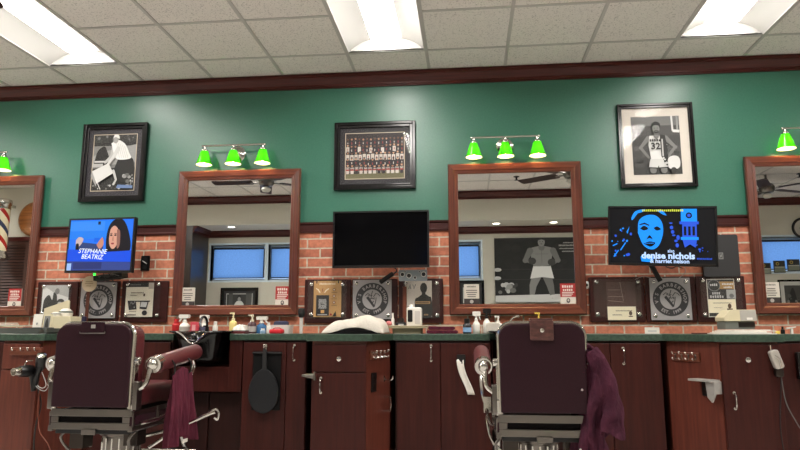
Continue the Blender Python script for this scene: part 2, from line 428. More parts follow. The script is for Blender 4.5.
ws.append(window('window_4', W4[0][0], W4[0][1], -5.8, 1.86, 2.42))
BL = ['blue roller blind over the alcove window nearest the dark panelled wall', 'blue roller blind over the second alcove window from the dark panelled wall',
      'blue roller blind over the alcove window beside the boxing picture', 'wide blue roller blind over the window above the three dark placards']
for k, (a, b, y, z0, z1) in enumerate([(q[0], q[1], FY, WZ0, WZ1) for q in W1]+[(W4[0][0], W4[0][1], -5.8, 1.86, 2.42)]):
    t = thing('roller_blind', BL[k], 'window blind', ((a+b)/2, y-.05, z0), 0, 'roller blinds in the far windows'); w = (b-a)/2-.03
    mb = MB(); mb.grid(lambda u, v: (-w+2*w*u, 0, .05+v*(z1-z0-.10)), 4, 4, BLIND); mb.build('fabric', t)
    MB().cyl((-w, 0, z1-z0-.055), (w, 0, z1-z0-.055), .017, BLACKM).build('roller', t)
    MB().box(-w, w, -.008, .008, .036, .052, BLACKM).build('bottom_bar', t)
    for s_ in (-1, 1): MB().box(s_*w-.008, s_*w+.008, -.008, .008, .052, z1-z0-.06, BLACKM).build('side_channel', t)

# ================================================================== COUNTER
CT = .93
pts = [(XL+.01, -.005), (XL+.01, -.58), (-3.25, -.58), (-3.16, -.93), (-2.82, -.93), (-2.71, -.58), (-2.085, -.58), (-2.085, -.27), (-1.675, -.27), (-1.675, -.58),
       (-1.11, -.58), (-1.035, -.93), (-.605, -.93), (-.515, -.58), (.145, -.58), (.145, -.27), (.555, -.27), (.555, -.58), (1.27, -.58), (1.47, -.93), (1.87, -.93), (1.88, -.58), (XR-.01, -.58), (XR-.01, -.005)]
mb = MB().prism(pts, CT-.045, CT, COUNTER)
o = mb.build('worktop', bevel=.004)
tag(o, 'long dark green worktop running along the brick wall above the cabinets', 'worktop')
# low backsplash strip
CZ = CT-.046
def handle(parent, x, y, z, h=.1, m=CHROME):
    mb = MB(); mb.tube(spline([(x, y, z-h/2), (x, y-.028, z-h/2+.012), (x, y-.03, z), (x, y-.028, z+h/2-.012), (x, y, z+h/2)], 5), .0045, m, 6)
    for s in (-1, 1): mb.cyl((x, y, z+s*h/2), (x, y-.006, z+s*h/2), .009, m)
    mb.build('handle', parent)
def knob(parent, x, y, z, r=.017):
    MB().lathe([(.006, 0), (.006, .014), (r*.7, .016), (r, .024), (r*.9, .03), (r*.4, .034)], CHROME, (x, y, z), (0, -1, 0), 14).build('knob', parent)
def cabinet(label, x0, x1, doors, yf=-.55, wood=CAB, group='base cabinets along the wall', top=CZ):
    """doors: (x0, x1, z0, z1, handle x or None, handle z)"""
    t = thing('base_cabinet', label, 'cabinet', ((x0+x1)/2, 0, 0), 0, group); cx = (x0+x1)/2
    mb = MB().box(x0-cx, x1-cx, yf, -.01, .1, top, CABD); mb.box(x0-cx+.01, x1-cx-.01, yf+.06, -.01, 0, .1, BLACKM)
    mb.build('carcass', t)
    for a, b, z0, z1, hx, hz in doors:
        d = MB().box(a-cx, b-cx, yf-.02, yf-.001, z0, z1, wood).build('door', t, bevel=.003)
        if hx is not None: handle(d, hx-cx, yf-.02, hz)
    return t
e = .004
Y0 = -.57
cabinet('dark wooden cabinet at the far left, past the cabinet with the hair dryers', -4.35, -3.27, [(-4.34, -3.82, .12, .87, -3.88, .74), (-3.81, -3.28, .12, .87, -3.74, .74)])
cabinet('dark wooden cabinet behind the left barber chair', -2.69, -2.10, [(-2.68, -2.39, .12, .87, -2.43, .74), (-2.38, -2.11, .12, .87, X(145, Y0)-.02, .74)])
cabinet('dark wooden cabinet with the black hand mirror hung on it', X(243, Y0)+.003, -1.12, [(X(243, Y0)+.008, X(287, Y0)-.002, .12, .87, None, 0), (X(287, Y0)+.002, -1.123, .12, .87, X(295, Y0), Z(353, Y0))])
cabinet('dark wooden two-door cabinet between the centre cabinet and the right chair', -.50, .15, [(-.49, X(440, Y0)-.002, .12, .87, X(431, Y0), Z(353, Y0)), (X(440, Y0)+.002, .145, .12, .87, None, 0)])
cabinet('dark wooden cabinet half hidden behind the plum smock', .67, 1.26, [(.675, X(609, Y0)-.002, .12, .87, None, 0), (X(609, Y0)+.002, 1.255, .12, .87, X(622, Y0), Z(355, Y0))])
cabinet('dark wooden cabinet at the right edge, past the hanging clippers', 1.90, 2.9, [(1.905, 2.395, .12, .87, None, 0), (2.405, 2.895, .12, .87, 2.45, .74)])
# vanity under the basins: apron box on top, recessed lower part
def vanity(label, x0, x1, loc_only=False):
    t = thing('basin_cabinet', label, 'cabinet', ((x0+x1)/2, 0, 0), 0, 'cabinets under the basins'); w = (x1-x0)/2
    bx0, bx1 = -2.03, -1.62
    mb = MB().box(-w, w, -.47, -.01, .1, .53, CABD); mb.box(-w, w, -.44, -.01, 0, .1, BLACKM)
    mb.build('carcass', t)
    a = -.25; b = .16    # hole for the basin in local x
    mb = MB().box(-w, a, -.56, -.01, .53, CZ, CAB); mb.box(b, w, -.56, -.01, .53, CZ, CAB); mb.box(a, b, -.56, -.01, .53, .70, CAB); mb.box(a, b, -.2, -.01, .70, CZ, CAB)
    mb.build('apron', t, bevel=.003)
    for s in (-1, 1):
        d = MB().box(min(0, s*w)+.006, max(0, s*w)-.006, -.488, -.471, .12, .52, CABD).build('door', t, bevel=.003)
    return t
va = vanity('dark wooden cabinet with a deeper upper box under the black hair-wash basin', -2.09, X(243, Y0)-.003)
wv = 0
dup(va, (.41, 0, 0), 'dark wooden cabinet hidden behind the right barber chair', group='cabinets under the basins')

def station(label, plan, front_y, drawer_z, doorx, hx, hz, kn, sidewood, door_wood=CAB):
    """projecting cabinet; plan = [(x, y)...] back-left, front-left, front-right, back-right"""
    t = thing('station_cabinet', label, 'cabinet', ((plan[1][0]+plan[2][0])/2, front_y, 0), 0, 'projecting station cabinets'); cx, cy = t.location.x, front_y
    P = [(plan[0][0], -.01)]+plan+[(plan[-1][0], -.01)]
    mb = MB(); poly = [(a-cx, b-cy) for a, b in P]; mb.prism(poly, .1, CZ, sidewood)
    q = [(a*.96, b if b > .5 else b+.05) for a, b in poly]; mb.prism(q, 0, .1, BLACKM)
    mb.build('carcass', t)
    a, b = doorx[0]-cx, doorx[1]-cx
    if drawer_z:
        d = MB().box(a, b, -.02, -.001, drawer_z[0], drawer_z[1], door_wood).build('drawer', t, bevel=.003); kn and knob(d, kn[0]-cx, -.02, kn[1]); ztop = drawer_z[0]-.008
    else: ztop = CZ-.012
    d = MB().box(a, b, -.02, -.001, .12, ztop, door_wood).build('door', t, bevel=.003); 
    if hx is not None: handle(d, hx-cx, -.02, hz, .09)
    if not drawer_z: knob(d, kn[0]-cx, -.02, kn[1])
    return t
YF = -.9
stL = station('reddish projecting cabinet at the left edge with hair dryers hung on its front', [(-3.22, -.55), (-3.13, YF), (-2.85, YF), (-2.74, -.55)], YF, (.70, .865), (-3.12, -2.86), None, 0, None, CABL, CABL)
stC = station('projecting cabinet with a drawer below the white towel, in the middle', [(-1.07, -.55), (-1.0, YF), (-.645, YF), (-.54, -.55)], YF, (Z(373, YF-.02)+.004, Z(345, YF-.02)), (-.995, -.648), X(322, YF-.02), Z(386, YF-.02), (X(340, YF-.02), Z(359, YF-.02)), CABL)
stR = station('projecting cabinet with an angled reddish side at the right, under the cream box', [(1.30, -.55), (1.50, YF), (1.84, YF), (1.85, -.55)], YF, None, (1.503, 1.838), X(729, YF-.02), Z(397, YF-.02), (X(744, YF-.02), Z(358, YF-.02)), CABL)

# ================================================================== MIRRORS
def make_mirror(label, loc):
    t = thing('wall_mirror', label, 'mirror', loc, 0, 'wood framed mirrors above the counter')
    W, Hh, fwid = .515, 1.185, .078       # half width, height, frame width
    y0, y1 = -.062, -.027
    mb = MB(); ip = W-fwid; zi0, zi1 = fwid+.005, Hh-fwid
    def side(p, m):   # p: outer a, outer b, inner b, inner a  in x,z ; bevelled profile
        (a, b, c, d) = p
        def mixp(u, v, t_): return (u[0]+(v[0]-u[0])*t_, u[1]+(v[1]-u[1])*t_)
        rows = [(0, y1), (0, y0+.012), (.12, y0), (.62, y0+.004), (.72, y0+.012), (.92, y0+.014), (1, y0+.022), (1, y1)]
        A = [mixp(a, d, k) for k, _ in rows]; Bq = [mixp(b, c, k) for k, _ in rows]; n = len(rows)
        vs = [(A[k][0], rows[k][1], A[k][1]) for k in range(n)]+[(Bq[k][0], rows[k][1], Bq[k][1]) for k in range(n)]
        mb.add(vs, [[k, k+1, n+k+1, n+k] for k in range(n-1)]+[[0, n, 2*n-1, n-1]]+[list(range(n)), list(range(n, 2*n))], m)
    side(((-W, Hh), (W, Hh), (ip, zi1), (-ip, zi1)), FR_H); side(((W, 0), (-W, 0), (-ip, zi0), (ip, zi0)), FR_H)
    side(((-W, 0), (-W, Hh), (-ip, zi1), (-ip, zi0)), FR_V); side(((W, Hh), (W, 0), (ip, zi0), (ip, zi1)), FR_V)
    mb.build('frame', t)
    MB().box(-ip-.004, ip+.004, -.034, -.03, zi0-.004, zi1+.004, MIRROR).build('mirror_glass', t)
    return t
MX = [-4.08, -1.848, .374, 2.615]; MZ = 1.068
mi0 = make_mirror('wood framed mirror at the left edge, with the barber pole reflected in it', (MX[0], 0, MZ))
dup(mi0, (MX[1], 0, MZ), 'wood framed mirror behind the sink, between the left and middle televisions')
dup(mi0, (MX[2], 0, MZ), 'wood framed mirror reflecting the boxing picture, behind the right chair')
dup(mi0, (MX[3], 0, MZ), 'wood framed mirror at the right edge, right of the hanging black panel')

def word_blocks(a, cx, z, w, h, m):
    '''a line of print too blurred in the photo to read: short upright strokes'''
    n = max(3, int(w/(h*.75))); st = w/n
    for k in range(n):
        if k: a.k -= 1
        hh = h*(.75+.25*random.random()); x = cx-w/2+k*st; a.rect(x, x+st*.68, z, z+hh, m)
# cards stuck to the mirror glass
RED = mat((164, 40, 40), .5)
def card_red(t_loc, label):
    t = thing('notice_card', label, 'notice', t_loc, 0, 'red and white notices on the mirrors')
    a = Art(); w, h = .058, .155
    a.rect(-w, w, 0, h, mat((216, 208, 196), .5)); a.rect(-w, w, .052, h, RED)
    wt = mat((226, 214, 204), .5)
    word_blocks(a, 0, h-.032, .085, .02, wt); word_blocks(a, 0, h-.057, .075, .018, wt)
    for k in range(3): a.k -= 1; a.rect(-.045, .045-.01*k, h-.07-.013*k, h-.064-.013*k, wt)
    a.ell(0, .026, .014, .018, mat((70, 60, 60), .5)); a.ell(0, .028, .007, .009, mat((190, 180, 170), .5))
    MBb = a; MBb.build('print', t); MB().box(-w, w, 0, .001, 0, h, WHITE).build('card', t); return t
def art_lines(a, x0, x1, z, n, dz, m, h=.006):
    for k in range(n):
        if k: a.k -= 1
        f = .5+.5*random.random(); c = (x0+x1)/2; hw = (x1-x0)/2*f; a.rect(c-hw, c+hw, z-k*dz, z-k*dz+h, m)
def card_white(t_loc, label):
    t = thing('notice_card', label, 'notice', t_loc, 0, 'white notices on the mirrors'); w, h = .058, .155
    a = Art(); a.rect(-w, w, 0, h, mat((206, 198, 186), .5)); a.rect(-w, w, 0, .045, mat((52, 44, 42), .5))
    dk = mat((90, 84, 80), .5); word_blocks(a, 0, h-.024, .07, .012, dk); art_lines(a, -.045, .045, h-.05, 4, .016, dk)
    a.ell(0, .022, .014, .014, mat((170, 164, 158), .5))
    a.build('print', t); MB().box(-w, w, 0, .001, 0, h, WHITE).build('card', t); return t
yg = -.037
def put(px0, px1, pyb, y): p = at((px0+px1)/2, pyb, y); return p
card_red(put(8.5, 19, 307.5, yg), 'red and white notice stuck on the leftmost mirror')
card_white(put(180.5, 194, 307, yg), 'white notice with a dark foot stuck at lower left of the sink mirror')
card_red(put(275.5, 289, 306, yg), 'red and white notice stuck at lower right of the sink mirror')
card_white(put(465.5, 478, 304.5, yg), 'white notice with a dark foot on the mirror behind the right chair')
card_red(put(561, 576, 304, yg), 'red and white notice on the mirror behind the right chair')
card_white(put(765, 780, 303.5, yg), 'white notice with a dark foot on the rightmost mirror')

# ================================================================== SCONCES
BULB = emit((255, 206, 140), 120.0)
def make_sconce(label, loc):
    t = thing('wall_sconce', label, 'wall lamp', loc, 0, 'three-shade green wall lamps above the mirrors')
    MB().lathe([(.066, 0), (.068, .006), (.056, .014), (.03, .022), (.016, .034)], CHROME, (0, .001, -.01), (0, -1, 0), 24).build('backplate', t)
    mb = MB(); mb.tube([(0, -.03, -.01), (0, -.075, .005), (0, -.1, .035)], .008, CHROME)
    mb.tube([(-.262, -.1, .04), (.262, -.1, .04)], .0085, CHROME)
    for x in (-.262, .262): mb.ball((x, -.1, .04), .011, CHROME)
    mb.build('arm', t)
    for x in (-.246, 0, .246):
        h = MB().lathe([(.006, .035), (.012, .03), (.012, .018), (.024, .008), (.028, -.004), (.026, -.01)], CHROME, (x, -.1, 0)).build('lamp_holder', t)
        MB().lathe([(.029, -.004), (.035, -.02), (.063, -.110), (.066, -.118)], SHADE, (x, -.1, 0), n=28, cap=False).build('lamp_shade', t)
        mb = MB().lathe([(.0265, -.006), (.0325, -.021), (.0605, -.110), (.0635, -.118)], SHADEIN, (x, -.1, 0), n=28, cap=False); mb.build('shade_lining', t)
        MB().ball((x, -.1, -.078), .02, BULB, sc=(1, 1, 1.25)).build('bulb', t)
    return t
SX = [-4.15, -1.886, .312, 2.633]; SZ = 2.41
sc0 = make_sconce('three-shade green glass wall lamp over the leftmost mirror', (SX[0], 0, SZ))
dup(sc0, (SX[1], 0, SZ), 'three-shade green glass wall lamp over the sink mirror')
dup(sc0, (SX[2], 0, SZ), 'three-shade green glass wall lamp over the mirror behind the right chair')
dup(sc0, (SX[3], 0, SZ), 'three-shade green glass wall lamp over the rightmost mirror')

# ================================================================== PICTURES ON THE GREEN WALL
FRB = mat((12, 12, 13), .2, spec=.4); FRS = mat((24, 23, 25), .18)
def framed(name, label, cx, z0, w, h, fw_, mat_col, mat_w, fillet, art_fn, y=0., frame_m=FRB, group='framed pictures on the green wall', depth=.035, glass=True):
    """frame > glass, mount, photo; art_fn(a, pw, ph) draws in -pw..pw, 0..ph"""
    t = thing(name, label, 'picture', (cx, y, z0), 0, group)
    mb = MB(); W = w/2
    for k, (o, i, ya, yb) in enumerate(((0, fw_*.55, -depth, -.002), (fw_*.5, fw_, -depth*.72, -.002))):
        for s in (-1, 1):
            mb.box(s*(W-o) if s < 0 else W-i, -(W-i) if s < 0 else W-o, ya, yb, o, h-o, frame_m if k == 0 else FRS)
        mb.box(-W+i, W-i, ya, yb, o, i, frame_m if k == 0 else FRS); mb.box(-W+i, W-i, ya, yb, h-i, h-o, frame_m if k == 0 else FRS)
    mb.build('frame', t, bevel=.004)
    m = MB().box(-W+fw_-.004, W-fw_+.004, -.012, -.004, fw_-.004, h-fw_+.004, mat_col).build('mount', t)
    pw, ph = W-fw_-mat_w, h-2*(fw_+mat_w)
    a = Art(); a.rect(-pw-fillet, pw+fillet, -fillet, ph+fillet, mat((196, 182, 160), .5)) if fillet else None
    art_fn(a, pw, ph); a.build('photo', t, (0, -.0125, fw_+mat_w))
    if glass: MB().box(-W+fw_-.004, W-fw_+.004, -.0205, -.0185, fw_-.004, h-fw_+.004, GLASS).build('glass', t)
    return t
def blobs(a, x0, x1, z0, z1, n, rmin, rmax, cols):
    for k in range(n):
        r = random.uniform(rmin, rmax); rx = r*random.uniform(.7, 1.3)
        x, z = random.uniform(x0+rx, x1-rx), random.uniform(z0+r, z1-r)
        if k % 2: a.k -= 1
        a.ell(x, z, rx, r, random.choice(cols), 10, random.uniform(-.4, .4) if rx < r else 0)
def art_golfer(a, w, h):      # man in a pale shirt bending over a bag
    a.rect(-w, w, 0, h, G(34)); a.rect(-w, w, .4*h, .80*h, G(120))
    a.shape([(-w, .62*h), (-.5*w, .7*h), (0, .74*h), (w, .82*h), (w, .5*h), (-w, .42*h)], G(150))
    a.rect(-w, w, .86*h, h, G(46)); blobs(a, -w, w, .86*h, h, 14, .006, .014, [G(80), G(60), G(26), G(110)])
    a.curve([(-.95*w, .44*h), (-.8*w, .7*h), (-.5*w, .78*h), (-.3*w, .66*h), (-.2*w, .5*h), (-.45*w, .42*h)], G(24))
    a.ell(-.52*w, .73*h, .14*w, .06*h, G(24)); a.rect(-.98*w, -.5*w, .42*h, .48*h, G(170)); a.rect(-.9*w, -.4*w, .50*h, .53*h, G(190))
    a.curve([(.15*w, .5*h), (.3*w, .6*h), (.9*w, .55*h), (.95*w, .2*h), (.6*w, .12*h), (.2*w, .15*h), (0, .3*h)], G(20))
    blobs(a, .45*w, w, .02*h, .3*h, 18, .006, .018, [G(190), G(150), G(30), G(100)])
    a.limb([(.0*w, .78*h, .10*w), (-.1*w, .6*h, .085*w), (-.38*w, .5*h, .06*w)], G(176))
    a.curve([(-.15*w, .84*h), (.15*w, .9*h), (.5*w, .82*h), (.72*w, .66*h), (.8*w, .56*h), (.3*w, .54*h), (.05*w, .60*h)], G(222))
    for k in range(5): a.line(.08*w+.1*w*k, .86*h-.02*h*k, .28*w+.1*w*k, .57*h, .0035, G(186))
    a.limb([(.2*w, .74*h, .10*w), (-.02*w, .58*h, .075*w), (-.28*w, .44*h, .05*w)], G(200))
    a.ell(.06*w, .91*h, .13*w, .075*h, G(150)); a.curve([(-.06*w, .93*h), (.0, .99*h), (.18*w, .985*h), (.24*w, .92*h), (.16*w, .93*h), (.05*w, .95*h)], G(215)); a.ell(-.05*w, .89*h, .03*w, .03*h, G(120))
    a.shape([(-.95*w, .34*h), (-.2*w, .48*h), (.05*w, .3*h), (-.7*w, .12*h)], G(205)); a.shape([(-.95*w, .34*h), (-.7*w, .12*h), (-.72*w, .06*h), (-w, .26*h)], G(150))
    a.limb([(.05*w, .34*h, .06*w), (.2*w, .18*h, .05*w), (.1*w, .1*h, .05*w)], G(186)); a.line(-.75*w, .2*h, -.5*w, .01*h, .006, G(220))
    blobs(a, -w, w*.6, 0, .1*h, 14, .004, .01, [G(120), G(70), G(180)]); a.shape([(.25*w, .03*h), (w, .02*h), (w, .07*h), (.3*w, .09*h)], mat((104, 128, 170), .6))
def art_team(a, w, h):
    a.rect(-w, w, 0, h, mat((40, 34, 34), .6)); a.shape([(-w, 0), (w, 0), (w, .16*h), (-w, .1*h)], mat((108, 104, 74), .6))
    skin = [mat(c, .6) for c in ((186, 146, 120), (150, 108, 84), (98, 68, 54), (170, 128, 100))]
    sh = [mat(c, .6) for c in ((40, 36, 42), (196, 188, 178), (206, 200, 192), (48, 42, 46), (120, 40, 40))]; rd = mat((150, 56, 52), .6)
    rows = [(.86, 15, 0), (.71, 15, 0), (.55, 14, 1), (.40, 14, 0), (.26, 13, 1)]
    for r, (zz, n, kind) in enumerate(rows):
        st = 2*w/n
        for k in range(n):
            x = -w+st*(k+.5); z = zz*h+random.uniform(-.006, .006); b = a.k
            a.rect(x-st*.4, x+st*.4, z-.14*h, z-.02*h, sh[1+k % 2] if kind or (r == 1 and k % 3 == 0) else sh[0 if k % 4 else 3])
            a.rect(x-st*.1, x+st*.1, z-.10*h, z-.05*h, rd if (k+r) % 2 else sh[1]); a.ell(x, z+.02*h, st*.24, .032*h, random.choice(skin), 10); a.rect(x-st*.23, x+st*.23, z+.03*h, z+.055*h, sh[0])
            if k < n-1: a.k = b
    for k in range(13):
        x = -w+2*w/13*(k+.5); b = a.k
        a.rect(x-.012, x+.012, .1*h, .17*h, random.choice(sh[1:4])); a.rect(x-.014, x+.014, .17*h, .2*h, rd)
        if k < 12: a.k = b
def art_hoops(a, w, h):       # basketball player, hands on hips
    a.rect(-w, w, 0, h, G(72)); a.rect(-w, w, 0, .2*h, G(52)); a.rect(-w, w, .84*h, h, G(112)); a.rect(-w, w, .5*h, .66*h, G(62))
    blobs(a, -w, -.35*w, .02*h, .5*h, 10, .015, .035, [G(58), G(84), G(66)]); blobs(a, .3*w, w, .02*h, .5*h, 8, .015, .03, [G(58), G(84)])
    a.line(.68*w, h, .7*w, .74*h, .014, G(214)); a.line(.7*w, .74*h, .98*w, .73*h, .022, G(222)); a.rect(.86*w, .94*w, .76*h, h, G(150))
    S, S2 = G(96), G(122)
    a.limb([(-.33*w, .62*h, .1*w), (-.66*w, .46*h, .075*w), (-.33*w, .28*h, .055*w)], S2); a.limb([(.38*w, .62*h, .11*w), (.76*w, .46*h, .08*w), (.42*w, .29*h, .055*w)], S2)
    a.limb([(-.2*w, .2*h, .15*w), (-.2*w, .065*h, .13*w)], S2); a.limb([(.22*w, .2*h, .15*w), (.24*w, .065*h, .13*w)], S2)
    a.shape([(-.28*w, .66*h), (.3*w, .66*h), (.42*w, .5*h), (.3*w, .24*h), (-.26*w, .24*h), (-.34*w, .5*h)], G(222))
    a.shape([(-.30*w, .26*h), (.34*w, .26*h), (.46*w, .11*h), (.06*w, .1*h), (.02*w, .15*h), (-.02*w, .1*h), (-.38*w, .11*h)], G(206)); a.line(-.38*w, .115*h, -.02*w, .105*h, .008, G(40)); a.line(.06*w, .105*h, .46*w, .115*h, .008, G(40))
    a.shape([(.14*w, .68*h), (.36*w, .66*h), (.44*w, .4*h), (.3*w, .2*h), (.16*w, .3*h)], G(40)); a.rect(.2*w, .26*w, .3*h, .6*h, G(180)); a.shape([(.24*w, .3*h), (.44*w, .34*h), (.4*w, .14*h), (.26*w, .16*h)], G(34)); blobs(a, .2*w, .44*w, .14*h, .34*h, 6, .005, .01, [G(210)])
    a.limb([(0, .72*h, .09*w), (0, .64*h, .1*w)], S); a.shape([(-.17*w, .67*h), (.17*w, .67*h), (0, .59*h)], S2)
    a.ell(0, .78*h, .15*w, .085*h, S2); a.curve([(-.16*w, .78*h), (-.17*w, .86*h), (0, .9*h), (.17*w, .86*h), (.16*w, .78*h), (.1*w, .83*h), (-.1*w, .83*h)], G(26))
    for s in (-1, 1): a.ell(s*.055*w, .785*h, .024*w, .007*h, G(24), 10)
    a.curve([(-.1*w, .735*h), (0, .755*h), (.1*w, .735*h), (.06*w, .70*h), (-.06*w, .70*h)], G(40)); a.line(-.05*w, .733*h, .05*w, .733*h, .004, G(150))
    dk = G(36); word_blocks(a, -.06*w, .555*h, .085, .022, dk); a.text('32', -.06*w, .47*h, .05, dk, .03)
    a.curve([(.42*w, .1*h), (.4*w, .24*h), (.56*w, .3*h), (.82*w, .29*h), (.9*w, .2*h), (.84*w, .1*h), (.6*w, .07*h)], G(214)); a.ell(.62*w, .06*h, .12*w, .05*h, G(40))
framed('framed_picture', 'black framed black-and-white photo of a man in a pale shirt bending over, upper left', -2.963, 2.017, .575, .68, .05, mat((46, 44, 50), .6), .048, .006, art_golfer)
framed('framed_picture', 'black framed wide photo of a football team in rows, above the middle television', -.732, 2.07, .665, .565, .047, mat((36, 34, 38), .6), .047, .006, art_team)
framed('framed_picture', 'black framed photo of a basketball player with hands on hips, white mat, upper right', 1.476, 2.036, .57, .672, .035, mat((216, 208, 197), .6), .068, .0, art_hoops)

# ================================================================== TELEVISIONS
def tv(label, loc, rz, w, h, art_fn, mount, roll=0., lip=True):
    t = thing('television', label, 'television', loc, rz, 'televisions on wall arms'); t.rotation_euler = (0, roll, rz)
    W = w/2; bz = .013
    c = MB().box(-W, W, -.02, .012, 0, h, BLACK); c.box(-W*.7, W*.7, .012, .045, h*.12, h*.8, BLACKM); c.build('case', t, bevel=.004)
    mb = MB()
    for a, b_, c_, d in ((-W, W, h-bz, h), (-W, W, 0, bz+.006), (-W, -W+bz, bz, h-bz), (W-bz, W, bz, h-bz)): mb.box(a, b_, -.027, -.0195, c_, d, BLACK)
    if lip: mb.box(-W+.02, W-.02, -.0285, -.0265, .006, .012, DKSTEEL)
    mb.build('bezel', t)
    a = Art(.0003); art_fn(a, W-bz, h-2*bz-.006); a.build('screen', t, (0, -.0205, bz+.006))
    mount(t)
    return t
def arm_mount(x, z, ywall, px=0):
    def fn(t):
        mb = MB(); inv = t.matrix_basis.inverted(); 
        wall = inv @ Vector((t.location.x+px, -.005, t.location.z+z)); b_ = Vector((x, .044, z))
        mid = (wall+b_)/2+Vector((.06, 0, 0))
        mb.tube([b_, mid, wall], .016, BLACKM, 8); mb.box(x-.1, x+.1, .043, .05, z-.06, z+.06, BLACKM)
        mb.lathe([(.05, 0), (.05, .02)], BLACKM, wall, (b_-wall), 12)
        mb.build('wall_bracket', t)
    return fn
def scr_off(a, w, h): a.rect(-w, w, 0, h, mat((5, 5, 7), .12, spec=.1))
def E_(rgb, s=1.): return emit(rgb, s*TVS)
TVS = 1.25
def scr_talk(a, w, h):   # talk show: dark-haired woman, caption STEPHANIE BEATRIZ
    a.rect(-w, w, 0, h, E_((34, 110, 230))); a.rect(-w, .5*w, .62*h, .98*h, E_((30, 120, 226))); a.rect(-w, .1*w, .78*h, .97*h, E_((52, 132, 228)))
    a.rect(-.2*w, .1*w, .56*h, .64*h, E_((20, 96, 216))); a.shape([(-.7*w, .36*h), (-.65*w, .56*h), (.1*w, .5*h), (.1*w, .2*h), (-.7*w, .2*h)], E_((44, 62, 110)))
    a.rect(-w, w, 0, .2*h, E_((50, 66, 130))); a.rect(-.8*w, .1*w, .03*h, .16*h, E_((40, 50, 104))); a.rect(-w, -.86*w, 0, .14*h, E_((150, 180, 226)))
    hair, sk = E_((20, 16, 24)), E_((206, 150, 128))
    a.curve([(-.78*w, .6*h), (-.68*w, .66*h), (-.54*w, .62*h), (-.62*w, .5*h), (-.76*w, .46*h)], E_((190, 168, 168))); a.limb([(-.72*w, .5*h, .05*w), (-.72*w, .4*h, .05*w)], hair)
    a.curve([(.22*w, .3*h), (.18*w, .6*h), (.24*w, .86*h), (.42*w, 1.0*h), (.66*w, .99*h), (.84*w, .8*h), (.96*w, .5*h), (.9*w, .34*h), (.6*w, .26*h)], hair)
    a.curve([(.27*w, .62*h), (.3*w, .8*h), (.42*w, .87*h), (.55*w, .78*h), (.57*w, .58*h), (.48*w, .44*h), (.38*w, .42*h), (.3*w, .5*h)], sk)
    a.curve([(.5*w, .8*h), (.6*w, .76*h), (.62*w, .5*h), (.55*w, .42*h), (.52*w, .56*h)], E_((140, 96, 84)))
    for x in (.335, .465): a.ell(x*w, .685*h, .04*w, .016*h, hair, 10); a.k -= 0
    a.line(.3*w, .715*h, .37*w, .72*h, .005, hair); a.line(.43*w, .72*h, .5*w, .715*h, .005, hair)
    a.curve([(.37*w, .58*h), (.4*w, .68*h), (.425*w, .58*h)], E_((176, 120, 100))); a.ell(.4*w, .52*h, .05*w, .018*h, E_((150, 62, 66)), 10)
    a.curve([(-.1*w, .5*h), (0, .6*h), (.08*w, .64*h), (.12*w, .5*h), (0, .42*h)], E_((190, 130, 110)))
    a.shape([(-w, .18*h), (w, .16*h), (w, .38*h), (.3*w, .36*h), (-w, .42*h)], E_((20, 76, 214)))
    wt = E_((226, 232, 250), 1.3)
    a.text('STEPHANIE', -.2*w, .37*h, .036, wt, .0, -.04, .27, .22); a.text('BEATRIZ', -.2*w, .26*h, .036, wt, .0, -.04, .22, shear=.22)
    a.rect(-.1*w, -.02*w, .9*h, .96*h, E_((24, 30, 60)))
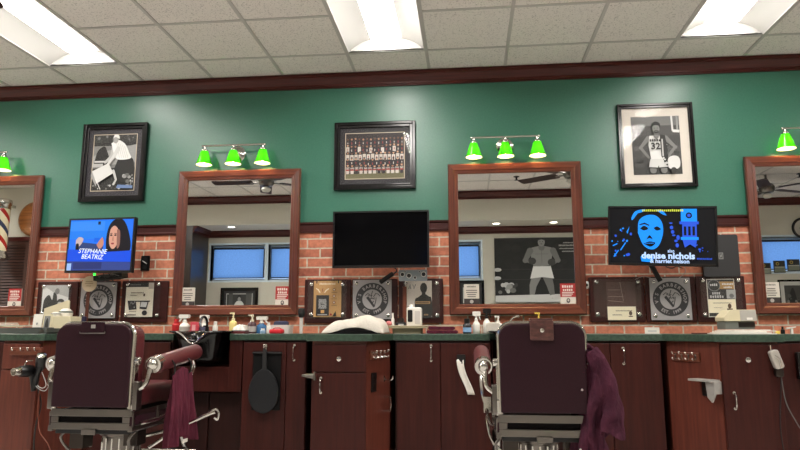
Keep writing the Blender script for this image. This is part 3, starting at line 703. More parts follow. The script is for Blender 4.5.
def scr_show(a, w, h):   # black screen, blue face and tower, caption
    bk, bl, b2, wt = E_((9, 9, 16), .6), E_((20, 142, 250)), E_((40, 84, 210)), E_((190, 214, 252))
    a.rect(-w, w, 0, h, bk)
    a.curve([(-.46*w, .90*h), (-.56*w, .78*h), (-.58*w, .82*h), (-.5*w, .94*h), (-.32*w, .975*h), (-.36*w, .93*h)], bl); a.shape([(-.12*w, .97*h), (.02*w, .96*h), (.1*w, .86*h), (.02*w, .88*h)], bl)
    a.shape([(-.66*w, .52*h), (-.62*w, .66*h), (-.68*w, .56*h)], bl); blobs(a, -.98*w, -.55*w, .08*h, .66*h, 16, .004, .012, [b2, bl])
    a.line(-.8*w, .22*h, -.7*w, .36*h, .008, bl); a.line(-.95*w, .3*h, -.86*w, .34*h, .008, bl); a.line(-.93*w, .1*h, -.84*w, .22*h, .008, bl)
    a.curve([(-.46*w, .54*h), (-.44*w, .76*h), (-.3*w, .86*h), (-.12*w, .86*h), (0, .74*h), (.02*w, .54*h), (-.06*w, .32*h), (-.2*w, .24*h), (-.36*w, .32*h)], bl)
    a.curve([(-.42*w, .62*h), (-.34*w, .67*h), (-.26*w, .62*h), (-.34*w, .585*h)], bk); a.curve([(-.16*w, .63*h), (-.09*w, .66*h), (-.02*w, .61*h), (-.1*w, .585*h)], bk)
    a.limb([(-.42*w, .69*h, .004), (-.33*w, .715*h, .006), (-.25*w, .68*h, .004)], bk)
    a.curve([(-.30*w, .42*h), (-.24*w, .5*h), (-.18*w, .43*h), (-.24*w, .445*h)], bk); a.curve([(-.36*w, .345*h), (-.24*w, .385*h), (-.13*w, .36*h), (-.22*w, .29*h)], bk); a.line(-.33*w, .35*h, -.16*w, .355*h, .004, bl)
    a.curve([(-.47*w, .54*h), (-.52*w, .7*h), (-.48*w, .5*h), (-.4*w, .34*h), (-.43*w, .4*h)], bk)
    for x, z in ((.17, .72), (.22, .5), (.26, .4), (.2, .56), (.28, .32), (.18, .64), (.3, .46)): a.ell(x*w, z*h, .012, .012*random.uniform(.5, 1.6), b2, 8)
    a.rect(.36*w, .66*w, .74*h, .98*h, bl); a.ell(.51*w, .86*h, .06*w, .055*h, bk, 18); a.ell(.51*w, .86*h, .035*w, .03*h, b2, 12); a.rect(.33*w, .69*w, .7*h, .75*h, b2)
    a.rect(.38*w, .65*w, .46*h, .7*h, b2)
    for x in (.41, .49, .57): a.rect(x*w, (x+.045)*w, .5*h, .66*h, bk); a.k -= 1
    a.k += 1; a.rect(.35*w, .68*w, .42*h, .47*h, bl); a.shape([(.38*w, .42*h), (.65*w, .42*h), (.62*w, .28*h), (.52*w, .34*h), (.42*w, .28*h)], b2); blobs(a, .38*w, .85*w, .2*h, .42*h, 12, .003, .008, [b2])
    yl = E_((206, 214, 70)); word_blocks(a, .02*w, .93*h, .28, .017, yl)
    a.curve([(-.4*w, .02*h), (-.4*w, .12*h), (-.2*w, .13*h), (-.2*w, .02*h)], bl)
    a.text('also', .16*w, .215*h, .024, wt, .02, wmax=.045); a.text('denise nichols', .1*w, .125*h, .044, wt, .04, wmax=.36); a.text('& harriet nelson', .13*w, .03*h, .028, wt, .03, wmax=.31); word_blocks(a, .78*w, .07*h, .1, .012, b2)
a1 = -math.radians(7)
tv('smaller television on the left showing a dark-haired woman on a talk show', (at(99.5, 273, -.25).x, -.25, at(99.5, 273, -.25).z), a1, .60, .435, scr_talk, arm_mount(0, .2, 0), roll=.015)
tv('switched-off black television in the middle below the team picture', (-.646, -.25, 1.416), 0, .732, .432, scr_off, arm_mount(-.0, .2, 0, .0))
tv('television on the right showing a blue face and tower on black', (at(662, 266, -.26).x, -.26, at(662, 266, -.26).z), -math.radians(8), .735, .432, scr_show, arm_mount(0, .2, 0), roll=.045)

# boxes, brackets and cables below the televisions
t = thing('cable_box', 'dark cable box with a green light and tangled leads under the left television', 'cable box', (at(110, 274, -.14).x, -.14, 1.36))
MB().box(-.11, .13, -.05, .05, -.005, .035, BLACKM).build('box', t, bevel=.004, rot=(0, -.12, 0))
MB().ball((-.1, -.052, .032), .008, emit((30, 255, 60), 6)).build('indicator_light', t)
mb = MB()
for k in range(6):
    z0 = random.uniform(-.0, .04); p = [(random.uniform(-.1, .0)+.05*q, -.055-random.uniform(0, .03), z0+random.uniform(-.03, .035)) for q in range(4)]
    mb.tube(spline(p, 6), .0035, BLACK if k % 3 else G(120), 6)
mb.build('leads', t)
MB().box(-.02, .02, .05, .13, .005, .025, BLACKM).build('bracket', t)
pb = at(413, 281, -.2)
t = thing('mounting_plate', 'silver drilled mounting plate under the right end of the middle television', 'bracket', (pb.x, -.2, pb.z))
w, h = .108, .085
MB().rbox(-w, w, 0, .004, 0, h, mat((138, 146, 148), .35, .9), .008).build('plate', t)
mb = MB()
for x, z, r in ((-.08, .05, .014), (-.03, .04, .016), (.015, .025, .01), (.08, .05, .016), (.05, .07, .006), (-.06, .075, .006)): mb.lathe([(r, 0), (r, .002)], BLACK, (x, 0, z), (0, -1, 0), 12); mb.lathe([(r*1.25, 0), (r*1.25, .001)], WHITE, (x, 0, z), (0, -1, 0), 12)
mb.build('hole_rims', t)
MB().box(-.03, .03, .004, .19, .03, .06, BLACKM).build('bracket_arm', t)
pa = at(388, 277, -.1)
t = thing('cable_plug', 'black angled plug and adapter hanging under the middle television', 'plug', (pa.x, -.1, pa.z))
MB().box(-.075, .05, -.02, .02, -.016, .016, BLACKM).build('adapter', t, bevel=.006, rot=(0, -.6, 0))
MB().tube(spline([(.04, 0, .02), (.07, -.02, .05), (.03, .0, .09), (.0, .02, .13)], 6), .005, BLACK, 6).tube(spline([(-.04, 0, -.03), (.02, .06, .04), (.1, .07, .04), (.12, .08, .08)], 6), .003, G(120), 6).build('cord', t)
pa = at(659, 276, -.1)
t = thing('wall_bracket_arm', 'black bracket arm below the right television with thin looped wires', 'bracket', (pa.x, -.08, pa.z-.02))
MB().box(-.014, .014, -.03, .0, -.02, .12, BLACKM).build('arm', t, rot=(0, -.45, 0))
mb = MB(); mb.tube(spline([(.0, -.02, .02), (.05, -.035, -.01), (.13, -.03, 0.0), (.19, -.02, .05), (.18, -.02, .10)], 7), .0025, G(150), 6)
mb.tube(spline([(.05, -.02, .09), (.09, -.03, .075), (.13, -.03, .09), (.17, -.02, .075)], 6), .004, BLACK, 6); mb.tube(spline([(-.02, .02, .0), (-.1, .02, .02), (-.16, .03, .0)], 6), .002, G(150), 6)
mb.build('wires', t)
# outlet plate and others on brick
po = at(145, 271, -.004)
t = thing('wall_outlet', 'black outlet plate on the brick right of the left television', 'outlet', (po.x, -.002, po.z))
MB().rbox(-.037, .037, -.008, 0, 0, .125, BLACK, .006).build('plate', t)
[MB().box(-.016, .016, -.011, -.008, z_, z_+.032, BLACKM).build('socket', t) for z_ in (.018, .075)]
MB().tube([(-.02, -.014, .082), (.0, -.022, .07), (.018, -.014, .058)], .005, G(170), 6).build('plug_prong', t)
pw_ = at(588.5, 291, -.004)
t = thing('wall_hook_plate', 'white oval plate on the brick between the right mirror frame and a plaque', 'wall plate', (pw_.x-.015, -.002, pw_.z))
MB().lathe([(.03, 0), (.03, .008), (.022, .014)], WHITE, (0, 0, .045), (0, -1, 0), 20).build('plate', t); MB().lathe([(.012, .0), (.012, .018)], BLACKM, (.0, 0, .045), (0, -1, 0), 14).build('socket', t)
# black hanging panel behind the right television
p0 = at(722, 277, -.03)
t = thing('wall_tablet', 'black flat panel with a small grey square mark, right of the right television', 'panel', (p0.x, -.024, p0.z))
MB().rbox(-.135, .125, -.03, 0, 0, .315, mat((40, 40, 42), .5), .016).build('panel', t, bevel=.003)
a = Art(); a.rect(-.022, .012, .13, .18, G(130)); a.rect(-.016, .006, .138, .172, G(62)); a.line(-.012, .144, .002, .166, .006, G(150)); a.line(-.012, .166, .002, .144, .004, G(150)); a.build('square_mark', t, (0, -.0305, 0))

# ================================================================== PLAQUES
def plaque(label, x0, x1, z0, z1, pan, art_fn, panel_m, pan_y=-.034, so_in=.035, standoffs=None):
    """board > acrylic panel held by standoffs, print"""
    cx = (x0+x1)/2
    t = thing('wall_plaque', label, 'plaque', (cx, 0, z0), 0, 'wood-backed plaques on the brick'); W = (x1-x0)/2
    MB().box(-W, W, -.022, -.001, 0, z1-z0, BOARD).build('board', t, bevel=.006)
    a0, a1, b0, b1 = pan[0]-cx, pan[1]-cx, pan[2]-z0, pan[3]-z0
    MB().rbox(a0, a1, -.040, -.035, b0, b1, panel_m, .006).build('acrylic_panel', t)
    ins = so_in
    for x in (a0+ins, a1-ins):
        for z in (b0+ins, b1-ins): MB().lathe([(.011, 0), (.011, .03), (.014, .031), (.014, .038), (.010, .041)], CHROME, (x, -.006, z), (0, -1, 0), 14).build('standoff', t)
    a = Art(); art_fn(a); a.build('print', t, (-cx, pan_y, -z0)); return t
def logo(cx, cz, R=.128):
    def fn(a):
        dk, lt = mat((54, 53, 55), .4), mat((166, 162, 162), .4)
        a.ell(cx, cz, R, R, dk, 48); a.ell(cx, cz, R*.60, R*.60, lt, 40)
        a.arc_text("V'S BARBERSHOP", cx, cz, R*.80, R*.19, lt, 192, -12); a.arc_text('EST. 1999', cx, cz, R*.80, R*.18, lt, 232, 308, True)
        k = R/.128
        a.shape([(cx-.047*k, cz+.012*k), (cx-.03*k, cz+.024*k), (cx+.022*k, cz-.05*k), (cx+.012*k, cz-.064*k)], dk)
        a.limb([(cx+.018*k, cz-.056*k, .0035*k), (cx+.03*k, cz-.01*k, .003*k), (cx+.032*k, cz+.012*k, .003*k)], dk)
        for p in ([(-.052, .03), (-.035, .045), (-.018, .038)], [(0, .012), (-.008, .03), (0, .05), (.004, .064)], [(.012, .02), (.03, .045), (.05, .04), (.062, .025)], [(-.014, .01), (.004, .004), (.02, .012)], [(-.03, .032), (-.012, .026), (.002, .03)]):
            a.limb([(cx+x*k, cz+z*k, .0028*k) for x, z in p], dk)
        for x, z in ((-.012, .0), (.018, .002), (.006, -.024), (.012, -.018)): a.ell(cx+x*k, cz+z*k, .0045*k, .0045*k, dk, 10)
    return fn
def rectpx(x0, y0, x1, y1, Y=-.04): a = at(x0, y0, Y); b = at(x1, y1, Y); return a.x, b.x, b.z, a.z
ZB0, ZB1 = 1.015, 1.352
PIN = G(44); PAPER = mat((238, 230, 210), .55); DK = mat((40, 38, 40), .5)
BP, BT = mat((176, 168, 156), .5), mat((92, 74, 58), .5)
# left station
def art_scissors(a):
    x0, x1, z0, z1 = -3.49, -3.26, 1.08, 1.32
    a.rect(x0, x1, z0, z1, G(220)); a.shape([(x0, z1), (x1, z1), (x1, 1.22), (x0+.1, 1.26)], G(180)); a.curve([(x0+.01, 1.1), (x0+.02, 1.2), (x0+.06, 1.24), (x0+.09, 1.2), (x0+.10, 1.26), (x0+.13, 1.23), (x0+.12, 1.12)], PIN)
    a.curve([(x0+.12, 1.13), (x0+.14, 1.2), (x0+.19, 1.2), (x0+.2, 1.14)], G(60)); a.ell(x0+.13, 1.27, .02, .025, G(120)); a.ell(x0+.16, 1.17, .02, .014, G(176))
plaque('wood-backed plaque with a black-and-white barber photo, left of the round logo on the left wall', -3.545, -3.19, ZB0, ZB1, (-3.5, -3.235, 1.07, 1.33), art_scissors, ACRYL, so_in=.02)
plaque('silver plaque with the round dark logo below the left television', -3.18, -2.83, ZB0, ZB1, (-3.15, -2.845, 1.05, 1.34), logo(-2.995, 1.195), FROST, -.0405, .024)
def art_cards(a):
    x0, x1, z0, z1 = -2.765, -2.53, 1.06, 1.335
    a.rect(x0, x1, z0, z1, PAPER); a.rect(x0, x1-.04, z1-.035, z1, PIN); a.rect(x1-.045, x1, z1-.05, z1, mat((180, 172, 160), .5)); word_blocks(a, x0+.08, z1-.02, .09, .008, G(130))
    word_blocks(a, x0+.1, z1-.085, .11, .009, BT); word_blocks(a, x0+.07, z1-.105, .06, .007, BT); a.rect(x0+.15, x0+.165, z1-.11, z1-.088, BT)
    a.rect(x0+.02, x0+.21, z0+.12, z0+.13, DK)
    a.shape([(x0+.02, z0+.13), (x0+.09, z0+.13), (x0+.1, z0+.06), (x0+.035, z0+.055)], DK); a.shape([(x0+.125, z0+.065), (x0+.185, z0+.06), (x0+.2, z0+.125), (x0+.13, z0+.128)], DK); a.shape([(x0+.13, z0+.08), (x0+.18, z0+.078), (x0+.19, z0+.118), (x0+.137, z0+.12)], G(206))
    blobs(a, x0+.035, x0+.09, z0+.07, z0+.125, 8, .004, .008, [G(120), G(160)]); a.ell(x0+.17, z0+.032, .022, .02, DK); word_blocks(a, x0+.06, z0+.012, .08, .012, DK); word_blocks(a, x0+.07, z0+.04, .06, .006, BT)
plaque('wood-backed plaque with a cream poster of two dark cards, right of the left television', -2.81, -2.415, ZB0, ZB1, (-2.77, -2.47, 1.055, 1.34), art_cards, ACRYL, so_in=.018)
# middle station
def art_gold(a):
    x0, x1, z0, z1 = rectpx(314, 281, 341, 317, -.034); w = x1-x0; h = z1-z0; gd = mat((206, 160, 100), .5); lt = mat((246, 232, 204), .5)
    a.rect(x0, x1, z0, z1, gd); word_blocks(a, (x0+x1)/2, z1-.03, .13, .014, lt); a.rect(x0+.02, x0+.028, z1-.02, z1, DK); a.rect(x1-.028, x1-.02, z1-.02, z1, DK)
    a.limb([(x0+.02, z1-.06, .003), (x0+.035, z1-.068, .005), (x0+.05, z1-.09, .004)], lt); a.limb([(x0+.12, z1-.062, .004), (x0+.1, z1-.075, .005), (x0+.088, z1-.092, .003)], lt); a.line(x0+.072, z1-.06, x0+.072, z1-.085, .005, mat((130, 50, 40), .5))
    a.rect(x0+.022, x0+.125, z0+.01, z0+.17, DK); a.rect(x0+.042, x0+.104, z0+.065, z0+.14, G(206)); a.rect(x0+.06, x0+.088, z0+.03, z0+.055, gd); a.rect(x0+.035, x0+.112, z0+.015, z0+.022, G(180)); a.line(x0+.055, z0+.1, x0+.09, z0+.1, .005, DK)
    for k in range(3): a.ell(x0+.165, z1-.07-.05*k, .011, .011, mat((120, 50, 40), .5)); a.ell(x0+.165, z1-.07-.05*k, .006, .006, lt); a.line(x0+.145, z1-.092-.05*k, x0+.19, z1-.092-.05*k, .003, BT)
    a.shape([(x0+.155, z0+.005), (x0+.185, z0+.005), (x0+.18, z0+.045), (x0+.165, z0+.025)], DK); a.ell(x0+.142, z0+.02, .008, .008, RED)
plaque('wood-backed plaque with a gold poster of a black dryer, left of the white towel', -1.285, -.912, 1.01, ZB1, (-1.255, -.945, 1.045, 1.34), art_gold, ACRYL, so_in=.03)
x0, x1, z0, z1 = rectpx(353, 280, 391.5, 319)
plaque('silver plaque with the round dark logo behind the white towel', -.905, -.545, 1.01, ZB1, (x0, x1, z0, z1), logo((x0+x1)/2, (z0+z1)/2), FROST, -.0405, .028)
def art_silhouette(a):
    x0, x1, z0, z1 = rectpx(405, 281, 432, 317, -.034)
    a.rect(x0, x1, z0, z1, mat((234, 226, 216), .5)); cx = x0+.145; gd = mat((176, 142, 96), .5)
    a.ell(cx, z1-.055, .027, .04, PIN); a.rect(cx-.014, cx+.014, z1-.115, z1-.07, PIN); a.curve([(cx-.07, z0), (cx-.068, z1-.15), (cx-.04, z1-.125), (cx, z1-.1), (cx+.04, z1-.12), (cx+.06, z1-.14), (cx+.058, z0)], PIN)
    a.rect(cx-.066, cx+.05, z1-.178, z1-.158, gd); word_blocks(a, cx-.008, z1-.173, .1, .01, PIN); word_blocks(a, cx+.02, z0+.012, .035, .014, gd)
    a.limb([(x0+.03, z1-.06, .003), (x0+.04, z1-.03, .003), (x0+.045, z1-.06, .003)], G(90)); a.limb([(x0+.062, z1-.03, .003), (x0+.07, z1-.06, .003), (x0+.082, z1-.03, .003)], G(90))
plaque('wood-backed plaque with a print of a black silhouetted man, under the silver mounting plate', -.535, -.19, 1.01, ZB1, (-.50, -.215, 1.045, 1.335), art_silhouette, ACRYL, so_in=.022)
# right station
def art_clear(a):
    x0, x1, z0, z1 = rectpx(606, 282, 637, 318, -.034); lt = mat((150, 134, 126), .4)
    mid = mat((80, 52, 47), .4); a.rect(x0, x1, z0, z1, mid)
    for p in ((x0+.01, z1-.06, x0+.1, z1-.06), (x0+.01, z1-.11, x0+.12, z1-.11), (x0+.1, z1-.0, x0+.12, z1-.14), (x0+.01, z1-.14, x0+.12, z1-.15)): a.line(*p, .003, lt)
    a.curve([(x1-.07, z1-.03), (x1-.05, z1-.01), (x1-.01, z1-.03), (x1-.02, z1-.14), (x1-.06, z1-.16), (x1-.065, z1-.1)], mat((84, 62, 58), .4))
    a.rect(x0, x1-.005, z0-.015, z0+.085, mat((240, 230, 200), .5)); word_blocks(a, x0+.12, z0+.05, .12, .008, BT); word_blocks(a, x0+.07, z0+.02, .07, .007, BT); a.ell(x1-.045, z0+.035, .012, .016, BT); a.rect(x1-.06, x1-.03, z0+.008, z0+.016, BT)
plaque('wood-backed clear plaque with a small cream card, left of the right round logo', .915, 1.318, ZB0, ZB1, (.945, 1.29, 1.05, 1.335), art_clear, ACRYL, so_in=.022)
x0, x1, z0, z1 = rectpx(649, 278, 694, 320)
plaque('silver plaque with the round dark logo below the right television', 1.325, 1.685, ZB0, ZB1, (x0, x1-.01, z0, z1), logo((x0+x1)/2-.005, (z0+z1)/2), FROST, -.0405, .03)
def art_poster(a):
    x0, x1, z0, z1 = rectpx(706, 279, 737, 317, -.034); gd = mat((168, 132, 80), .5)
    a.rect(x0, x1, z0, z1, mat((230, 222, 210), .5)); a.rect(x0+.005, x1-.005, z0+.005, z1-.005, DK)
    a.rect(x0+.09, x1-.005, z1-.075, z1-.02, gd); word_blocks(a, x0+.15, z1-.045, .08, .014, G(220)); word_blocks(a, x0+.15, z1-.068, .06, .012, G(220))
    a.ell(x0+.052, z1-.048, .044, .044, G(120), 30); a.ell(x0+.052, z1-.048, .038, .038, PIN, 30); word_blocks(a, x0+.052, z1-.052, .055, .018, G(200))
    word_blocks(a, x0+.065, z1-.115, .06, .018, G(190)); word_blocks(a, x0+.068, z1-.14, .1, .02, G(190)); a.rect(x0+.135, x0+.2, z1-.145, z1-.08, G(170)); a.ell(x0+.17, z1-.125, .016, .016, G(110))
    a.rect(x0+.002, x1-.002, z0+.03, z0+.13, mat((240, 230, 200), .5)); word_blocks(a, x0+.1, z0+.1, .13, .006, BT); word_blocks(a, x0+.07, z0+.065, .06, .006, BT); a.ell(x0+.15, z0+.08, .013, .018, BT); a.rect(x0+.13, x0+.17, z0+.05, z0+.062, BT)
plaque('wood-backed plaque with a poster of dark round emblems, under the black panel', 1.69, 2.04, ZB0, ZB1, (1.715, 2.01, 1.045, 1.34), art_poster, ACRYL, so_in=.022)

# ================================================================== THINGS ON THE COUNTER
def spot(px0, px1, pytop, Y):
    """counter position, width and height of something seen between px0 and px1 with its top at pytop"""
    a = X(px0, Y); b = X(px1, Y); return Vector(((a+b)/2, Y, CT)), b-a, at((px0+px1)/2, pytop, Y).z-CT
BG = 'bottles on the counter'
def bottle(px0, px1, top, Y, label, kind, body, headc, labelc=None, name=None, cat='bottle', group=BG, flip=1):
    p, w, h = spot(px0, px1, top, Y); r = w/2
    t = thing(name or {'spray': 'spray_bottle', 'pump': 'pump_bottle', 'cap': 'bottle'}[kind], label, cat, p, 0, group)
    if kind == 'spray':
        r *= .78; hb = h*.6
        MB().lathe([(r*.9, 0), (r, .004), (r, hb*.62), (r*.85, hb*.78), (r*.42, hb*.95), (r*.4, hb)], body, n=20).build('body', t)
        mb = MB(); f = flip
        mb.lathe([(r*.46, hb), (r*.46, hb+h*.06), (r*.3, hb+h*.08), (r*.3, hb+h*.2)], headc, n=14)
        q = sorted((-f*r*1.15, f*r*.95)); mb.rbox(q[0], q[1], -r*.35, r*.35, hb+h*.2, h, headc, h*.05)
        mb.add([(-f*r*.5, -r*.2, hb+h*.22), (-f*r*.9, -r*.2, hb+h*.22), (-f*r*1.15, -r*.2, hb+h*.02), (-f*r*.95, -r*.2, hb+h*.02), (-f*r*.5, r*.2, hb+h*.22), (-f*r*.9, r*.2, hb+h*.22), (-f*r*1.15, r*.2, hb+h*.02), (-f*r*.95, r*.2, hb+h*.02)], [(0, 1, 2, 3), (4, 7, 6, 5), (0, 4, 5, 1), (1, 5, 6, 2), (2, 6, 7, 3), (3, 7, 4, 0)], headc)
        mb.build('spray_head', t)
    elif kind == 'pump':
        hb = h*.62
        MB().lathe([(r*.9, 0), (r*.98, .004), (r*.98, hb*.8), (r*.8, hb*.92), (r*.4, hb)], body, n=20).build('body', t)
        mb = MB().lathe([(r*.45, hb), (r*.45, hb+h*.1), (r*.2, hb+h*.11), (r*.2, hb+h*.26), (r*.35, hb+h*.28), (r*.35, h)], headc, n=14)
        mb.rbox(-r*.95, r*.3, -r*.22, r*.22, h*.93, h, headc, h*.02); mb.build('pump', t)
    else:
        hb = h*.68
        MB().lathe([(r*.92, 0), (r, .004), (r, hb*.85), (r*.7, hb)], body, n=20).build('body', t)
        MB().lathe([(r*.68, hb), (r*.66, h*.98), (r*.5, h)], headc, n=16).build('cap', t)
    if labelc:
        rr = (r if kind != 'pump' else r*.98)+.0006
        MB().lathe([(rr, hb*.15), (rr, hb*.6)], labelc, n=20, cap=False).build('paper_label', t)
    return t
WB = mat((226, 222, 212), .3); REDP = mat((190, 40, 44), .35); YEL = mat((222, 202, 128), .3); YEL2 = mat((226, 196, 84), .35); BLU = mat((54, 104, 150), .25)
bottle(172, 180, 319, -.16, 'red bottle left of the white spray bottle behind the black basin', 'cap', REDP, REDP)
bottle(178, 190.5, 314.5, -.2, 'white spray bottle right of the red bottle, behind the black basin', 'spray', WB, WB, mat((168, 160, 150), .5), flip=1)
p, w, h = spot(191, 198, 322, -.18); t = thing('small_box', 'pink-red box standing between the two spray bottles at the basin', 'box', p); MB().box(-w/2, w/2, -.02, .02, 0, h, mat((206, 70, 84), .5)).build('carton', t, bevel=.002); a = Art(); a.rect(-w*.25, w*.25, h*.25, h*.75, mat((226, 160, 160), .5)); a.build('print', t, (0, -.0205, 0))
bottle(198, 209, 315, -.14, 'white spray bottle behind the dark tap of the left basin', 'spray', WB, WB, mat((90, 90, 110), .5), flip=-1)
bottle(212.5, 217.5, 321.5, -.2, 'tiny white bottle right of the basin tap', 'cap', WB, WB)
bottle(229, 236.5, 312.5, -.2, 'pale yellow pump bottle right of the black basin', 'pump', YEL, mat((226, 214, 170), .3))
bottle(247.5, 256, 314.5, -.24, 'dark pump bottle with a cream pump head left of the blue spray bottle', 'pump', mat((70, 40, 46), .3), mat((214, 204, 180), .3), mat((176, 170, 164), .4))
bottle(254.5, 268, 316.5, -.2, 'blue-bodied spray bottle with a white head beside the dark pump bottle', 'spray', BLU, WB, flip=-1)
bottle(260, 265.5, 328.5, -.36, 'small pale blue bottle in front of the blue spray bottle', 'cap', mat((150, 180, 206), .3), WB)
bottle(266.5, 270.5, 322.5, -.3, 'small white bottle at the left end of the white tub', 'cap', WB, WB)
# folded wipe
def crumple(name, label, cat, px0, px1, top, Y, m, depth=.1, seed=1, group=None, amp=.35, flat=.6, under=None):
    p, w, h = spot(px0, px1, top, Y); rnd = random.Random(seed); ph = [rnd.uniform(0, 6.28) for _ in range(6)]
    def fn(u, v):
        x = (u-.5)*2; y = (v-.5)*2; e_ = max(0, 1-max(abs(x)**3, abs(y)**3)); f = e_**.45
        n = .5+.5*math.sin(5*x+ph[0]+2*y)*math.sin(3.3*y+ph[1])*.5+.25*math.sin(9*x+ph[2]-3*y)
        return (x*w/2*(1+.05*math.sin(6*y+ph[3])), y*depth/2*(1+.08*math.sin(5*x+ph[4])), .004+f*h*(flat+(1-flat)*max(0, min(1, n))))
    t = thing(name, label, cat, p, 0, group)
    MB().grid(fn, 28, 16, m).build('cloth', t, solid=.004, sub=1)
    if under: under(t, w, h)
    return t
crumple('paper_towel', 'crumpled white wipe between the yellow and dark pump bottles', 'wipe', 234, 247, 324, -.26, WB, .1, 3)
p, w, h = spot(233, 247, 330.2, -.5); t = thing('flat_case', 'flat dark red case at the front of the counter right of the basin', 'case', p); MB().box(-w/2, w/2, -.04, .04, 0, .018, mat((92, 30, 34), .4)).build('case', t, bevel=.003); MB().box(-w/2, w/2, -.04, .04, .0185, .024, BLACKM).build('lid', t, bevel=.002)
# white tub with a red pouch and dark cloth
p, w, h = spot(268, 292, 325, -.2); t = thing('plastic_tub', 'white plastic tub behind the red pouch', 'tub', p)
mb = MB(); P = [(.92, 0), (1, h), (.96, h), (.88, .006)]
vs = []; 
for k, z in P: vs += [(x*k, y*k, z) for x, y in rrect(-w/2, w/2, -.06, .06, .015, 3)]
n = len(rrect(0, 1, 0, 1, .1, 3)); mb.add(vs, [[i*n+k, i*n+(k+1) % n, (i+1)*n+(k+1) % n, (i+1)*n+k] for i in range(3) for k in range(n)]+[list(range(n)), [3*n+k for k in range(n)]], mat((214, 206, 200), .35))
mb.build('body', t)
p, w, h = spot(270, 283.5, 328, -.36); t = thing('red_pouch', 'bright red pouch in front of the white tub', 'pouch', p)
MB().rbox(-w/2, w/2, -.03, .03, 0, h*.8, mat((206, 36, 48), .4), .012).build('body', t, bevel=.008); MB().tube([(-w*.3, 0, h*.8), (-w*.15, 0, h), (w*.2, 0, h), (w*.35, 0, h*.8)], .004, REDP).build('strap', t)
p, w, h = spot(274, 288, 321, -.09); t = thing('folded_cloth', 'dark blue folded cloth behind the white tub', 'cloth', p)
MB().rbox(-w/2, w/2, -.025, .025, 0, h, mat((56, 58, 84), .7), .02).build('fold', t, bevel=.006)
# neck duster
p, w, h = spot(297.5, 304.5, 308, -.3); t = thing('neck_duster', 'barber neck brush standing on its white handle with black bristles on top', 'brush', p)
MB().lathe([(.012, 0), (.0125, h*.3), (.0125, h*.62)], mat((206, 200, 194), .4), n=16).build('brush_handle', t)
MB().lathe([(.014, h*.62), (.022, h*.66), (.027, h*.82), (.024, h*.97), (.012, h)], BLACKM, n=18).build('bristles', t)
# white towel heap
def towel_under(t, w, h):
    MB().rbox(-w*.42, w*.44, -.135, -.02, .002, h*.28, BLACKM, .006).build('dark_lining', t, bevel=.004)
p, w, h = spot(326.5, 387, 316, -.62)
t = thing('towel_heap', 'heaped white towel with a dark underside on the middle cabinet', 'towel', p)
def fn(u, v):
    x = (u-.5)*2; y = (v-.5)*2
    top = .96-.34*max(0, .3-x)-.12*max(0, x-.5)
    f = max(0, 1-abs(x)**5)**.5*max(0, 1-abs(y)**6)**.5
    rip = .05*math.sin(7*x+2.2*y)+.04*math.sin(11*x-4*y+1)
    z = h*max(.0, f*(top+rip)); lift = .3*h*max(0, 1-((x-.05)/.62)**2)*(1 if y < -.7 else 0)
    return (x*w/2, y*.17, max(.004, z, lift+.004))
MB().grid(fn, 40, 26, TERRY).build('towel', t, solid=.006, sub=1)
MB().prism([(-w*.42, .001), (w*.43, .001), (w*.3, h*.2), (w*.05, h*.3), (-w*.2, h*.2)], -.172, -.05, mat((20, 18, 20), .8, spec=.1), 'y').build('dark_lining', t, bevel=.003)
# tray with clipper charger
p, w, h = spot(388.5, 427.5, 326.5, -.40); t = thing('tray', 'beige tray carrying the white clipper stand', 'tray', p); w2 = w/2
TRAYZ = h
MB().rbox(-w2, w2, -.1, .1, h-.012, h, mat((176, 164, 132), .45), .02, 'z').rbox(-w2*.75, w2*.75, -.075, .075, 0, h-.012, mat((150, 140, 112), .5), .02, 'z').build('base', t)
mb = MB(); R1 = rrect(-w2, w2, -.1, .1, .02, 4); mb.tube([(x, y, h+.002) for x, y in R1], .004, mat((176, 164, 132), .45), 6, True); mb.build('rim', t)
def on_tray(px0, px1, top, Y): p, w, h = spot(px0, px1, top, Y); p.z = CT+TRAYZ+.0005; return p, w, h-TRAYZ
p, w, h = on_tray(407, 422, 304.5, -.4); t = thing('clipper_stand', 'white clipper charging stand with a dark clipper slot on the beige tray', 'clipper stand', p)
MB().rbox(-w/2, w/2, -.035, .035, 0, h*.86, WB, .012).build('body', t, bevel=.006); MB().rbox(-w*.42, -w*.1, -.038, -.034, h*.2, h*.74, BLACK, .008).build('slot', t)
MB().lathe([(.016, h*.86), (.016, h*.95), (.01, h)], WB, (-w*.2, 0, 0)).build('clipper_head', t); MB().rbox(w*.05, w*.4, -.04, -.035, h*.1, h*.7, mat((196, 190, 184), .4), .006).build('grip', t)
p, w, h = on_tray(391, 394.5, 313, -.42); t = thing('bottle', 'thin white bottle on the beige tray left of the dark clippers', 'bottle', p); MB().lathe([(.012, 0), (.012, h*.55), (.007, h*.65), (.007, h)], WB, n=14).build('body', t)
p, w, h = on_tray(395.5, 406, 318, -.42); t = thing('hair_clipper', 'dark clippers lying on the beige tray left of the white stand', 'clippers', p)
MB().rbox(-w/2, w/2, -.02, .02, 0, h*.5, BLACKM, .008).build('body', t, bevel=.004); MB().rbox(-w*.3, w*.3, -.018, .018, h*.5, h, DKSTEEL, .006).build('blade', t); MB().box(-w*.2, w*.3, -.0225, -.02, h*.1, h*.3, G(170)).build('badge', t)
p, w, h = on_tray(385.5, 392, 321, -.46); t = thing('pink_puff', 'pink soft puff at the left end of the beige tray', 'puff', p); MB().ball((0, 0, .02), .022, mat((198, 116, 116), .8), sc=(1.1, .9, .85)).build('puff', t)
